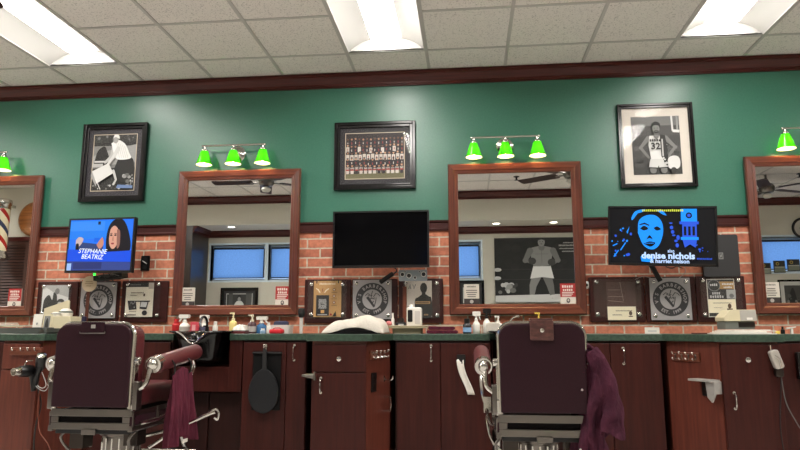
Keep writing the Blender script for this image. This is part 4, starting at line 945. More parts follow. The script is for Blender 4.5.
# wooden stick before the silhouette plaque
p, w, h = spot(403, 406.5, 286.5, -.06); t = thing('wooden_strip', 'upright reddish wooden strip leaning on the silhouette plaque', 'strip', p); MB().box(-.015, .015, -.008, .006, 0, h, mat((112, 58, 38), .45)).build('strip', t, bevel=.002)
# maroon folded towel with comb
p, w, h = spot(427, 458, 325.5, -.45); t = thing('folded_towel', 'folded maroon towel lying right of the beige tray', 'towel', p)
for k in range(2):
    mb = MB(); z = .001+k*h*.45; mb.rbox(-w/2+.012*k, w/2-.02*k, -.07, .07, z, z+h*.42, CLOTH, h*.2); mb.build('fold', t, bevel=.004)
p2 = Vector((p.x+.03, p.y-.0, CT+h*.89)); t = thing('comb', 'pale comb lying across the folded maroon towel', 'comb', p2, .15); MB().box(-.07, .07, -.012, -.004, 0, .006, CREAM).box(-.07, -.0, -.004, .012, 0, .006, CREAM).build('comb', t)
# right of it
bottle(463, 471.5, 318.5, -.4, 'dark bottle with a blue-and-white label right of the maroon towel', 'cap', mat((24, 24, 30), .2), BLACK, mat((130, 168, 206), .4))
bottle(471.5, 481.5, 311.5, -.36, 'white spray bottle right of the dark labelled bottle', 'spray', WB, WB, flip=-1)
bottle(482, 492, 308.5, -.34, 'white bottle with a black spray trigger near the right chair', 'spray', WB, BLACK, flip=-1)
bottle(494.5, 502.5, 316, -.34, 'white pump bottle beside the second tap', 'pump', WB, WB)
bottle(535, 543.5, 312.5, -.14, 'yellow pump head bottle showing just above the right chair', 'pump', YEL2, YEL2)
p, w, h = spot(486, 500, 322.5, -.42); t = thing('folded_cloth', 'small folded white cloth at the left corner of the right chair back', 'cloth', p); MB().rbox(-w/2, w/2, -.05, .05, 0, h, TERRY, .02).build('fold', t, bevel=.006)
p, w, h = spot(645, 659.5, 329, -.12); t = thing('small_card', 'small white card at the foot of the brick below the round logo', 'card', p); MB().box(-w/2, w/2, -.004, .004, 0, h+.012, WB).build('card', t); MB().box(-w*.3, w*.3, -.0048, -.004, h*.4, h*.7, G(190)).build('print', t)
p = Vector((X(700, -.5), -.5, CT)); t = thing('pen', 'thin dark pen lying on the counter left of the cream box', 'pen', p, .2); MB().cyl((-.06, 0, .004), (.05, 0, .004), .004, mat((92, 40, 34), .4)).build('barrel', t); MB().cyl((.05, 0, .004), (.065, 0, .004), .0038, G(180), .001).build('tip', t)
# cream box on papers
p, w, h = spot(712, 769, 328, -.66); t = thing('paper_sheaf', 'loose white papers under the cream box', 'papers', p)
for k in range(5): MB().box(-w/2+.02*k, w/2-.03*(k % 3), -.13+.01*k, .11,   .0005+.0058*k, .0005+.0058*k+.005, WB).build('sheet', t, rot=(0, 0, .07*(k-2)))
p, w, h = spot(719.5, 754.5, 310, -.62); p.z = CT+.0300; h -= .030; w *= .9
t = thing('box', 'cream slope-sided box with a grey base standing on white papers', 'box', p)
mb = MB().prism([(-w/2, h*.42), (w/2, h*.42), (w/2, h), (-w*.28, h), (-w/2, h*.62)], -.07, .09, CREAM, 'y'); mb.build('upper_case', t, bevel=.003)
MB().box(-w*.0, w*.5+.001, -.0715, .09, h*.44, h*.98, mat((170, 166, 158), .5)).build('grey_panel', t); MB().box(-w*.46, w*.46, -.06, .085, .001, h*.42, mat((96, 100, 94), .5)).build('lower_case', t, bevel=.003)
MB().box(w*.2, w*.38, -.074, -.0716, h*.48, h*.6, WHITE).build('print', t); MB().box(-w*.05, w*.46, -.064, -.0601, h*.12, h*.36, DKSTEEL).build('window_strip', t)
p, w, h = spot(775.5, 780, 330, -.3); t = thing('small_jar', 'tiny yellow jar on the counter left of the small white bottle at the right edge', 'cap', p); MB().lathe([(.014, 0), (.014, .016), (.011, .02)], YEL2).build('cap', t)
p, w, h = spot(781, 785, 326, -.3); t = thing('bottle', 'tiny black bottle beside the tiny yellow jar', 'bottle', p, 0, BG); MB().lathe([(.013, 0), (.013, .028), (.006, .032)], BLACK).build('body', t); MB().lathe([(.007, .032), (.007, .05)], BLACK).build('cap', t)
p, w, h = spot(786.5, 796, 326.5, -.3); t = thing('clip', 'white plastic clip lying at the right edge of the counter', 'clip', p); MB().prism([(-.03, .03), (.03, .044), (.032, .05), (-.03, .042)], -.01, .01, WB, 'y').prism([(-.004, 0), (.01, 0), (.01, .036), (-.002, .036)], -.01, .01, WB, 'y').build('body', t)
# left station
p, w, h = spot(0, 55, 328.3, -.72); t = thing('tray', 'long dark grey tray at the left end of the counter', 'tray', p); w2 = w/2
GT = mat((74, 78, 74), .5); MB().box(-w2, w2, -.09, .1, .001, .01, GT).box(-w2, w2, -.094, -.086, .001, h, GT).box(-w2, w2, .1, .108, .001, h, GT).box(-w2, -w2+.008, -.086, .1, .001, h, GT).box(w2-.008, w2, -.086, .1, .001, h, GT).build('body', t)
MB().box(w2-.05, w2-.02, -.0965, -.0941, h*.2, h*.8, STEEL).build('latch', t)
def tool(px, Y, z, label, name, cat, rz, fn, group='barber tools in the dark tray'):
    t = thing(name, label, cat, (X(px, Y), Y, CT+z), rz, group); fn(t); return t
def mag(t):
    for k in range(6): MB().box(-.12+.012*k, .12-.022*k, -.05, .05, .012*k, .012*k+.007, [mat((170, 160, 150), .5), WB, mat((120, 112, 106), .5), CREAM, WB, mat((200, 190, 176), .5)][k]).build('sheet', t, rot=(.0, .0, .14*((k*2) % 5-2)))
tool(10, -.70, .0105, 'stack of loose white papers lying in the dark tray at the left edge', 'paper_sheaf', 'papers', 0, mag)
def clp(t):
    MB().rbox(-.07, .06, -.02, .02, 0, .034, BLACK, .012).build('body', t, bevel=.005); MB().box(.06, .085, -.018, .018, .004, .026, STEEL).build('blade', t); MB().rbox(-.03, .03, -.0215, -.02, .01, .022, STEEL, .004).build('switch_plate', t)
tool(33, -.735, .0105, 'black hair clippers at the front right of the dark tray', 'hair_clipper', 'clippers', .2, clp)
tool(46, -.66, .0105, 'black hair clippers behind, at the right end of the dark tray', 'hair_clipper', 'clippers', -.3, clp)
p, w, h = spot(31.5, 40.5, 314, -.3); t = thing('small_card', 'small white card with a grey mark beside the left brick', 'card', p); MB().box(-w/2, w/2, -.003, .003, 0, h, WB).build('card', t, rot=(-.1, 0, 0)); a = Art(); a.ell(0, h*.5, .008, .01, G(150)); a.build('print', t, (0, -.006, 0), rot=(-.1, 0, 0))
p, w, h = spot(41.5, 50.5, 314, -.35); t = thing('small_card', 'small photo card with a dark figure beside the cream carton', 'card', p); MB().box(-w/2, w/2, -.003, .003, 0, h, CREAM).build('card', t, rot=(-.1, 0, 0)); a = Art(); a.rect(-w*.35, w*.3, h*.2, h*.9, G(120)); a.curve([(-w*.2, h*.2), (-w*.2, h*.55), (0, h*.8), (w*.18, h*.5), (w*.15, h*.2)], G(40)); a.build('print', t, (0, -.006, 0), rot=(-.1, 0, 0))
p, w, h = spot(49, 79, 316.5, -.26); t = thing('carton', 'cream cardboard carton with an open slanted lid behind the left chair', 'carton', p)
MB().prism([(-w/2, 0), (w*.5, 0), (w*.36, h), (-w/2, h)], -.08, .08, CREAM, 'y').build('body', t, bevel=.003)
zt = at(66, 300, -.18).z-CT; zl = at(42, 308.5, -.18).z-CT; xl = X(42, -.18)-p.x; xr = X(67, -.18)-p.x
MB().prism([(xl, h*.55), (xl, zl), (xr-.01, zt), (xr, zt-.01), (xr, h+.002), (-w/2-.004, h+.002), (-w/2-.004, h*.55)], .082, .09, mat((200, 190, 160), .5), 'y').build('lid_flap', t)
for k, (a, b, top, Y) in enumerate(((50, 59, 312, -.30), (58, 70.5, 308.5, -.22))):
    p, w, h2 = spot(a, b, top, Y); p.z = CT+h+.001; hh = h2-h
    t = thing('bowl', ['smaller white bowl with a dark green band, left one on the cream carton', 'larger white bowl with a dark green band, right one on the cream carton'][k], 'bowl', p, 0, 'white bowls on the carton'); r = w/2
    MB().lathe([(r*.9, 0), (r, hh*.3), (r*.95, hh*.6), (r*.6, hh*.9), (r*.3, hh)], WB, n=24).build('body', t); MB().lathe([(r*1.0, hh*.46), (r*.99, hh*.62)], mat((40, 66, 56), .4), n=24, cap=False).build('band', t)
bottle(79.5, 86.5, 316.5, -.36, 'small bright blue bottle just above the left chair back', 'cap', mat((48, 66, 160), .3), mat((40, 36, 60), .3))
p, w, h = spot(82.5, 88, 275.5, -.1); t = thing('round_hand_fan', 'round cream hand fan on an upright brown wooden handle, below the left television', 'fan', p)
zc = at(87, 284, -.1).z-CT; rr = (X(94.5, -.1)-X(79.5, -.1))/2
MB().box(-.013, .013, -.006, .006, 0, zc-.03, FR_V).build('fan_handle', t, bevel=.003); a = MB().lathe([(rr, 0), (rr, .008)], mat((206, 184, 154), .6), (0.01, -.006, zc), (0, -1, 0), 32); a.build('disc', t, bevel=.002)
a = Art(); word_blocks(a, .01, zc+.015, .06, .008, mat((150, 118, 92), .6)); word_blocks(a, .01, zc, .07, .008, mat((150, 118, 92), .6)); word_blocks(a, .01, zc-.02, .04, .008, mat((150, 118, 92), .6)); a.build('print', t, (0, -.0145, 0))

# ================================================================== HAIR-WASH BASINS
BASIN = mat((10, 10, 11), .16, spec=.45)
def make_basin(label, loc):
    """bowl > rim; hangs in the gap of the worktop, neck dip at the front"""
    t = thing('wash_basin', label, 'sink', loc, 0, 'black hair-wash basins')
    n = 48
    def ring(w, d, yc, z, dip):
        out = []
        for k in range(n):
            a = 2*PI*k/n; c, s = math.cos(a), math.sin(a); ex = .45
            x = math.copysign(abs(c)**ex, c)*w; y = math.copysign(abs(s)**ex, s)*d
            f = math.exp(-(x/.075)**2)*(1 if s < 0 else 0)*min(1, max(0, -s-.5)*3)
            out.append((x, yc+y, z-dip*f))
        return out
    R = [ring(.11, .11, -.0, -.205, 0), ring(.125, .14, -.0, -.19, 0), ring(.17, .19, -.0, -.02, .06), ring(.172, .195, 0, .003, .085), ring(.222, .222, 0, .004, .085), ring(.222, .222, 0, .019, .085), ring(.175, .19, 0, .019, .085), ring(.155, .17, 0, -.02, .05), ring(.11, .12, 0, -.14, 0), ring(.04, .04, 0, -.16, 0)]
    vs = [p for r in R for p in r]; fs = [[i*n+k, i*n+(k+1) % n, (i+1)*n+(k+1) % n, (i+1)*n+k] for i in range(len(R)-1) for k in range(n)]+[list(range(n))[::-1], [(len(R)-1)*n+k for k in range(n)]]
    MB().add(vs, fs, BASIN, True).build('bowl', t, sub=1)
    rim = [ (x*1.0, -.226+.004*abs(x)/.1, .018-.088*math.exp(-(x/.075)**2)) for x in [(-.12+.24*k/24) for k in range(25)]]
    MB().tube(rim, .0055, CHROME, 6).build('neck_trim', t)
    MB().lathe([(.02, -.159), (.02, -.155)], STEEL).build('drain', t)
    return t
BX = -1.88
ba = make_basin('black hair-wash basin hung in the counter beside the left chair', (BX, -.50, CT+.004))
dup(ba, (BX+2.23, -.50, CT+.004), 'black hair-wash basin hidden behind the right chair back')
def make_tap(label, loc, m, spout):
    t = thing('tap', label, 'tap', loc, 0, 'taps at the basins')
    MB().lathe([(.026, 0), (.026, .006), (.016, .01), (.014, .05)], m).build('base', t)
    MB().tube(spline(spout, 6), .009, m).build('spout', t); MB().rbox(-.03, .006, -.008, .008, .05, .06, m, .004).build('lever', t); return t
make_tap('dark tap with a hose head behind the left basin', (X(206, -.262), -.246, CT), mat((38, 37, 38), .2, .5), [(0, 0, .05), (-.006, -.0, .105), (-.02, -.03, .125), (-.03, -.06, .09), (-.02, -.075, .05)])
make_tap('chrome tap with a raised curved spout at the left corner of the right chair back', (X(507, -.25), -.25, CT), CHROME, [(0, 0, .04), (.01, -.01, .07), (.05, -.03, .115), (.09, -.05, .125)])

# ================================================================== THINGS HUNG ON THE CABINETS
# hand mirror on its hook, over a black rail
p = Vector((X(267, -.58), -.571, 0)); zt = Z(352, -.58); zb = Z(412, -.58)
t = thing('black_rail_holder', 'black bar holder on the cabinet behind the black hand mirror', 'holder', (X(268, -.58), -.571, zb)); w = (X(284, -.58)-X(256, -.58))/2
MB().box(-w, w, -.012, 0, 0, zt-zb, mat((9, 9, 10), .6, spec=.2)).build('plate', t, bevel=.003); MB().cyl((-w, -.02, zt-zb-.01), (w, -.02, zt-zb-.01), .007, BLACK).cyl((-w, -.0, zt-zb-.01), (-w, -.02, zt-zb-.01), .006, BLACK).cyl((w, -.0, zt-zb-.01), (w, -.02, zt-zb-.01), .006, BLACK).build('rail', t)
YH = -.615
zh = Z(346, YH); t = thing('wall_hook', 'bright metal hook above the black hand mirror', 'hook', (X(264.5, YH), -.571, zh-.03))
MB().box(-.008, .008, -.004, 0, -.01, .04, CHROME).tube(spline([(0, -.004, .02), (0, -.03, .012), (0, -.05, .016), (.004, -.058, .034)], 5), .004, CHROME).ball((.004, -.058, .036), .0075, CHROME).build('hook', t)
xm = X(265.5, YH); zc = Z(394, YH); t = thing('hand_mirror', 'large black oval hand mirror hanging by its handle from a hook', 'hand mirror', (xm, YH, zc))
op = []
for k in range(48):
    a = 2*PI*k/48; r = .108; x = r*math.sin(a); z = (.158 if math.cos(a) > 0 else .138)*math.cos(a); x *= 1-.10*max(0, math.cos(a)); op.append((x, z))
MB().prism(op, -.009, .009, mat((26, 27, 30), .5, spec=.3), 'y').build('mirror_back', t, bevel=.005)
hz = zh-zc-.02
mb = MB(); mb.prism([(-.03, .12), (.028, .12), (.016, .17), (.013, hz-.02), (.004, hz), (-.010, hz), (-.016, hz-.02), (-.014, .17)], -.008, .008, BLACKM, 'y'); mb.build('handle', t, bevel=.004)
# metal peg at the left of the middle cabinet
yp = -.948; a = at(302, 375.5, yp); b = at(315, 376, yp)
t = thing('holster_peg', 'short tapered bright metal peg at the upper left edge of the middle cabinet', 'peg', b)
MB().cyl((a.x-b.x, 0, a.z-b.z), (-.006, 0, 0), .007, STEEL, .02).box(-.008, .004, -.012, .016, -.026, .026, STEEL).build('peg', t)
# hook racks
def side_frame(P0, P1, u, z):
    """local frame on a cabinet side: u along P0->P1, returns location and z rotation with -y pointing out"""
    P0, P1 = Vector(P0), Vector(P1); d = (P1-P0); q = P0+d*u
    return Vector((q.x, q.y, z)), d
def hook_rack(label, loc, rz, w, n, h=.05):
    t = thing('hook_rack', label, 'hook rack', loc, rz, 'wooden hook racks on the cabinet sides')
    MB().box(-w/2, w/2, -.014, -.001, 0, h, FR_H).build('plate', t, bevel=.003)
    for k in range(n):
        x = -w/2+w*(k+.5)/n; mb = MB()
        mb.tube(spline([(x, -.014, h*.75), (x, -.035, h*.8), (x, -.042, h*.95)], 4), .0035, CHROME, 6).ball((x, -.042, h*.98), .006, CHROME)
        mb.tube(spline([(x, -.014, h*.35), (x, -.032, h*.15), (x, -.044, h*.3)], 4), .0035, CHROME, 6).ball((x, -.044, h*.33), .006, CHROME); mb.box(x-.006, x+.006, -.017, -.014, h*.2, h*.85, CHROME); mb.build('hook', t)
    return t
# right cabinet: angled left side from (1.30,-.55) to (1.50,-.9)
RA = math.atan2(-.35, .20)
q, _ = side_frame((1.30, -.55), (1.50, -.9), .40, Z(360, -.72)); hook_rack('wooden rack with four double hooks on the reddish angled side of the right cabinet', q, RA, .21, 4, .055)
q, _ = side_frame((1.30, -.55), (1.50, -.9), .80, Z(393, -.82))
t = thing('clipper_holder', 'bright metal clipper holder on the reddish angled side of the right cabinet', 'clipper holder', q, RA)
SILV = mat((176, 173, 168), .35, .35)
MB().box(-.09, .075, -.085, -.002, .09, .103, SILV).prism([(.03, .0), (.06, -.03), (.085, .02), (.09, .094), (.02, .094)], -.066, -.05, SILV, 'y').box(.02, .085, -.05, -.002, .02, .094, SILV).build('bracket', t, bevel=.002)
t = thing('wall_outlet', 'black double outlet below the metal clipper holder on the angled side', 'outlet', q+Vector((-.012, .02, -.0)), RA); MB().box(-.03, .018, -.012, -.002, 0, .088, BLACK).build('plate', t, bevel=.002); [MB().box(-.02, .008, -.014, -.012, z_, z_+.024, DKSTEEL).build('socket', t) for z_ in (.012, .052)]
# middle cabinet: right side from (-.645,-.9) to (-.54,-.55)
CA = math.atan2(.35, .105)
q, _ = side_frame((-.645, -.9), (-.54, -.55), .42, Z(359, -.74)); hook_rack('short wooden rack of hooks on the right side of the middle cabinet', q, CA, .24, 4, .055)
q, _ = side_frame((-.645, -.9), (-.54, -.55), .26, Z(392, -.8)); t = thing('wall_outlet', 'black outlet low on the right side of the middle cabinet', 'outlet', q, CA); MB().box(-.036, .036, -.01, -.002, 0, .12, BLACK).build('plate', t, bevel=.002); [MB().box(-.016, .016, -.012, -.01, z_, z_+.03, DKSTEEL).build('socket', t) for z_ in (.02, .07)]
q, _ = side_frame((-.645, -.9), (-.54, -.55), .74, Z(379, -.65)); t = thing('wall_hook', 'single bright hook on the right side of the middle cabinet', 'hook', q, CA)
MB().tube(spline([(0, 0, .0), (0, -.04, -.01), (0, -.06, .0), (0, -.064, .02)], 4), .004, CHROME).box(-.008, .008, -.004, 0, -.02, .02, CHROME).build('hook', t)
q, _ = side_frame((-.645, -.9), (-.54, -.55), .72, Z(404, -.65)); t = thing('pull_ring', 'rectangular bright ring on the right side of the middle cabinet', 'ring', q, CA)
MB().tube([(0, -.001, .045), (0, -.05, .045), (0, -.055, .0), (0, -.05, -.045), (0, -.001, -.045)], .004, CHROME, 6).build('ring', t)
# paper strip on black hanger
q = at(461, 362, -.575); t = thing('paper_strip', 'white paper strip hanging from a black clip on the cabinet left of the right chair', 'paper', q)
MB().rbox(-.028, .03, -.012, .002, -.01, .05, BLACK, .006).build('clip', t); mb = MB()
mb.grid(lambda u, v: (-.030+.046*u+.065*v-.008*math.sin(v*5), -.016-.006*math.sin(u*6+v*3), .01-.222*v+.01*math.sin(u*7)*(v < .05)), 8, 12, WB); mb.build('paper', t, solid=.0015)
# clippers at the right
q = at(779, 350, -.921); XC = min(q.x, 1.835)-.045; t = thing('hair_clipper', 'silver clippers hanging on a hook at the right end of the right cabinet', 'clippers', (XC, -.921, q.z))
MB().tube([(-.01, 0, .03), (-.01, -.02, .025), (-.01, -.02, .0)], .0035, CHROME, 6).build('hook', t)
b_ = MB().rbox(-.03, .022, -.045, -.006, -.11, -.0, mat((186, 180, 172), .3, .3), .014); b_.build('body', t, bevel=.006, rot=(0, -.3, 0))
MB().rbox(-.0, .045, -.04, -.006, -.155, -.105, DKSTEEL, .012).build('blade_head', t, bevel=.004); MB().tube([(-.02, -.03, -.015), (.02, -.05, -.05), (.03, -.045, -.1)], .006, CHROME).build('lever', t)
mb = MB(); mb.tube(spline([(.03, -.03, -.155), (.02, -.03, -.25), (.005, -.02, -.45), (.02, -.02, -.7), (.0, -.03, -.86)], 8), .003, BLACK, 6); mb.tube(spline([(.03, -.03, -.155), (.045, -.03, -.3), (.10, -.02, -.42), (.2, .0, -.6), (.25, .05, -.86)], 8), .003, G(90), 6); mb.build('cord', t)
q = at(799, 368, -.575); t = thing('tool_caddy', 'black tool holder at the right edge of the picture', 'holder', (q.x+.03, -.573, q.z)); MB().rbox(-.05, .05, -.04, 0, -.06, .1, BLACK, .01).build('body', t, bevel=.004); MB().box(-.05, .05, -.06, 0, -.07, -.06, BLACKM).build('shelf', t)
# hair dryers at the left
YL = -.922
q = at(25, 352, YL); t = thing('hook_rack', 'wooden rack on the left projecting cabinet holding hair dryers', 'hook rack', (q.x, YL, q.z-.02)); MB().box(-.10, .13, -.014, 0, 0, .05, FR_H).build('plate', t, bevel=.003)
for x in (-.06, .0, .05, .1): MB().tube(spline([(x, -.014, .03), (x, -.04, .03), (x, -.05, .045)], 4), .004, CHROME, 6).ball((x, -.05, .047), .0065, CHROME).build('hook', t)
q = at(27, 371, YL-.07); t = thing('hair_dryer', 'black hair dryer with a chrome nozzle facing out, hung on the left cabinet', 'hair dryer', q)
MB().lathe([(.022, -.05), (.036, -.035), (.04, .0), (.036, .05), (.03, .06)], BLACK, (0, 0, 0), (-.22, -.97, .0), 20).build('barrel', t); MB().lathe([(.030, .06), (.031, .075), (.025, .1), (.021, .1), (.024, .075)], CHROME, (0, 0, 0), (-.22, -.97, .0), 20).build('nozzle', t)
MB().tube([(.01, .02, -.0), (.03, .02, -.05), (.045, .02, -.13)], .017, BLACK, 10, rs=[.02, .018, .016]).build('grip', t); MB().tube(spline([(-.02, .0, .03), (-.03, .03, .06), (.0, .05, .065)], 5), .004, CHROME, 6).build('hang_loop', t)
q = at(41, 362, YL-.05); t = thing('hair_dryer', 'black hair dryer seen from behind, right one hung on the left cabinet', 'hair dryer', q)
MB().lathe([(.02, -.06), (.03, -.04), (.034, .02), (.028, .05)], BLACK, (0, 0, 0), (.3, -.4, .8), 20).build('barrel', t); MB().tube([(.0, .0, -.02), (-.02, .0, -.08), (-.03, .0, -.17)], .017, BLACK, 10, rs=[.02, .018, .016]).build('grip', t); MB().lathe([(.029, .05), (.029, .056), (.02, .06)], CHROME, (0, 0, 0), (.3, -.4, .8), 20).build('intake_ring', t)
t = thing('power_cord', 'thin pale and dark cords hanging from the hair dryers to the floor', 'cord', (at(36, 380, YL).x, YL-.02, .005)); mb = MB()
def cordpx(pts, m, r): mb.tube(spline([at(x, y, Y)-t.location for x, y, Y in pts], 7), r, m, 6)
cordpx([(37, 380, -.96), (38, 386, -.97), (43, 388, -.96), (46, 384, -.95), (42, 372, -.95)], G(190), .003)
cordpx([(30, 372, -.97), (36, 386, -.98), (44, 391, -.97), (49, 386, -.955)], G(160), .0028)
cordpx([(38, 388, -.95), (41, 405, -.94), (36, 425, -.95), (34, 447, -.95), (37, 470, -.95)], BLACK, .005); cordpx([(40, 385, -.955), (38, 410, -.95), (40, 432, -.96), (48, 444, -.99), (54, 462, -1.0)], mat((120, 60, 40), .5), .003)
mb.build('cords', t)

# ================================================================== BARBER CHAIRS
def make_chair(label, loc):
    """faces +y (towards the mirrors); origin on the floor under the column"""
    t = thing('barber_chair', label, 'barber chair', loc, 0, 'barber chairs')
    MB().lathe([(.31, .0), (.31, .012), (.29, .03), (.2, .05), (.14, .06)], CHROME, n=40).build('base_plate', t)
    mb = MB().lathe([(.125, .055), (.125, .075), (.105, .08), (.105, .35), (.12, .355), (.12, .375)], STEEL, n=32); 
    for k in range(16):
        a = 2*PI*k/16; mb.box(.104*math.cos(a)-.004, .104*math.cos(a)+.004, .104*math.sin(a)-.004, .104*math.sin(a)+.004, .09, .34, CHROME)
    mb.build('column', t)
    mb = MB()    # seat frame: metal ring with slotted rear plate
    W = .228; yb, yf = -.345, .24
    mb.box(-W, W, yb, yb+.012, .425, .462, STEEL).box(-W, W, yb, yb+.012, .494, .535, STEEL).box(-W, -W+.045, yb, yb+.012, .462, .494, STEEL).box(W-.045, W, yb, yb+.012, .462, .494, STEEL)
    mb.box(-W+.045, W-.045, yb+.012, yb+.02, .44, .52, mat((16, 12, 13), .7, spec=.1))
    mb.box(-.04, .04, yb-.012, yb, .40, .43, STEEL)
    for s in (-1, 1):
        mb.box(s*W-.012, s*W+.012, yb, yf, .415, .445, STEEL); mb.box(s*W-.010, s*W+.010, yb, yf, .495, .52, STEEL); mb.box(s*W-.006, s*W+.006, yb, yf, .445, .495, LEATHER)
        for y in (yb+.02, -.05, yf-.01): mb.box(s*W-.013, s*W+.013, y-.012, y+.012, .415, .52, STEEL)
    mb.box(-W, W, yf-.012, yf, .415, .52, STEEL).box(-W+.02, W-.02, yb+.02, yf-.02, .40, .43, BLACKM)
    mb.build('seat_frame', t, bevel=.003)
    MB().rbox(-.225, .225, -.30, .27, .535, .645, LEATHER2, .05, 'z').build('seat', t, bevel=.03, seg=4)
    # back: rear shell, chrome edge, cushion, flap
    y0 = -.375; zb, zt = .535, .988; wb = .214
    pr = [(-wb, zb+.01), (wb, zb+.01)]+[(x, z) for x, z in rrect(-wb, wb, zb, zt, .065, 6) if z > .8]
    MB().prism(pr, y0, y0+.03, LEATHER, 'y').build('back_shell', t, bevel=.006)
    edge = [(-wb, y0+.04, zb)]+[(x, y0+.04, z) for x, z in rrect(-wb-.004, wb+.004, zb, zt+.004, .07, 8) if z > .8][::-1]+[(wb, y0+.04, zb)]
    MB().tube(edge, .012, CHROME, 8).build('chrome_trim', t)
    MB().rbox(-wb-.004, wb+.004, y0+.045, y0+.175, zb+.03, zt-.006, LEATHER2, .06, 'y', 6).build('backrest', t, bevel=.03, seg=4)
    for s in (-1, 1):
        mb = MB()
        mb.rbox(s*(wb+.014)-.006, s*(wb+.014)+.006, y0+.035, y0+.075, .52, .80, CHROME, .012, 'x'); mb.cyl((s*(wb+.005), y0+.055, .79), (s*(wb+.035), y0+.055, .79), .022, CHROME); mb.cyl((s*(wb+.005), y0+.055, .60), (s*(wb+.04), y0+.055, .60), .022, CHROME)
        mb.rbox(s*(wb+.03)-.012, s*(wb+.03)+.012, y0+.03, y0+.09, .53, .68, STEEL, .01, 'x')
        mb.build('hinge_plate', t, bevel=.002)
        xa = s*.296
        mb = MB()   # armrest: chrome knuckle, supports
        mb.ball((xa-s*.005, -.25, .768), .036, CHROME, sc=(1, 1.3, 1)); mb.cyl((xa, -.26, .765), (xa, -.2, .775), .046, CHROME); mb.tube(spline([(s*(wb+.02), y0+.06, .63), (xa-s*.015, -.3, .67), (xa-s*.01, -.27, .75)], 5), .014, CHROME)
        mb.build('arm_knuckle', t); mb = MB()
        MB().ball((xa, .305, .817), .046, CHROME, sc=(1, .45, 1)).build('armrest_cap', t)
        mb.tube(spline([(xa, .26, .785), (xa+s*.004, .28, .73), (xa+s*.008, .22, .66), (xa+s*.0, .19, .58), (s*.272, .18, .50)], 6), .011, CHROME); mb.box(s*.268-.022, s*.268+.022, .16, .2, .48, .57, CHROME); mb.tube(spline([(s*.275, .18, .5), (s*.27, .05, .47), (s*.265, -.12, .455), (s*.24, -.26, .45)], 5), .011, CHROME); mb.tube(spline([(s*.272, .18, .5), (s*.272, .14, .42), (s*.25, .05, .34), (s*.18, -.02, .28)], 5), .009, CHROME)
        mb.build('arm_support', t)
        mb = MB(); 
        mb.tube(spline([(xa, -.23, .762), (xa, -.1, .778), (xa, .1, .800), (xa, .30, .818)], 5), .048, LEATHER2, 16, rs=None); mb.build('armrest', t)
    # footrest and pump lever
    mb = MB()
    for s in (-1, 1): mb.tube(spline([(s*.2, .22, .44), (s*.2, .32, .36), (s*.2, .42, .22), (s*.2, .5, .16)], 5), .012, CHROME)
    mb.box(-.22, .22, .42, .56, .135, .15, STEEL); mb.tube([(-.22, .42, .15), (.22, .42, .15), (.22, .56, .16), (-.22, .56, .16)], .008, CHROME, 8, True)
    for k in range(9): mb.box(-.2+.05*k-.004, -.2+.05*k+.004, .43, .55, .15, .157, DKSTEEL)
    mb.build('footrest', t)
    mb = MB().tube(spline([(.09, .02, .33), (.22, .06, .36), (.33, .10, .39), (.46, .14, .45), (.505, .15, .465)], 6), .010, CHROME); mb.tube(spline([(.46, .14, .455), (.505, .15, .48), (.525, .155, .46), (.52, .155, .42), (.50, .15, .43)], 5), .007, CHROME); mb.build('pump_lever', t)
    mb = MB().tube(spline([(-.2, -.2, .41), (-.24, -.22, .36), (-.2, -.15, .26), (-.13, -.08, .2)], 5), .008, STEEL); mb.build('lift_link', t); MB().box(-.2, -.12, -.2, -.1, .3, .425, DKSTEEL).build('lift_bracket', t); MB().box(.12, .2, -.2, -.1, .32, .425, DKSTEEL).build('lift_bracket', t); mb = MB(); mb.tube(spline([(.2, -.22, .41), (.17, -.24, .35), (.16, -.15, .25), (.12, -.06, .2)], 5), .008, STEEL); mb.build('lift_link', t)
    return t, y0
CY = -1.275
c1, yb_ = make_chair('maroon barber chair on the left, in front of the sink, towel on its right arm', (-2.045, CY, 0))
c2 = dup(c1, (.372, CY, 0), 'maroon barber chair on the right, with a plum smock over its arm')
for ch in c2.children:
    if ch.name.startswith('pump_lever'): ch.rotation_euler.z = .75     # swung forward on this chair
# individual pieces on the two backs
o = MB().prism(rrect(-.07, .065, .935, 1.0, .006), yb_-.004, yb_-.0005, LEATHER, 'y').build('headrest_flap', c1)
MB().tube([(-.075, yb_-.006, .948), (-.075, yb_-.006, .94), (.07, yb_-.006, .94), (.07, yb_-.006, .948)], .003, STEEL, 6).build('headrest_slot', c1)
MB().box(-.012, .012, yb_-.007, yb_-.004, .966, .986, mat((160, 156, 150), .4)).build('badge', c1)
m_ = noise_mat('worn_leather', (74, 44, 42), (104, 66, 60), (30, 30, 60), .4, .4)
MB().rbox(-.06, .058, yb_-.012, yb_-.0005, .905, 1.006, m_, .008).box(-.06, .058, yb_-.012, yb_+.05, 1.006, 1.016, m_).build('headrest_flap', c2, bevel=.003)
MB().lathe([(.012, 0), (.011, .004), (.006, .007)], CHROME, (0, yb_-.012, .955), (0, -1, 0)).build('stud', c2)

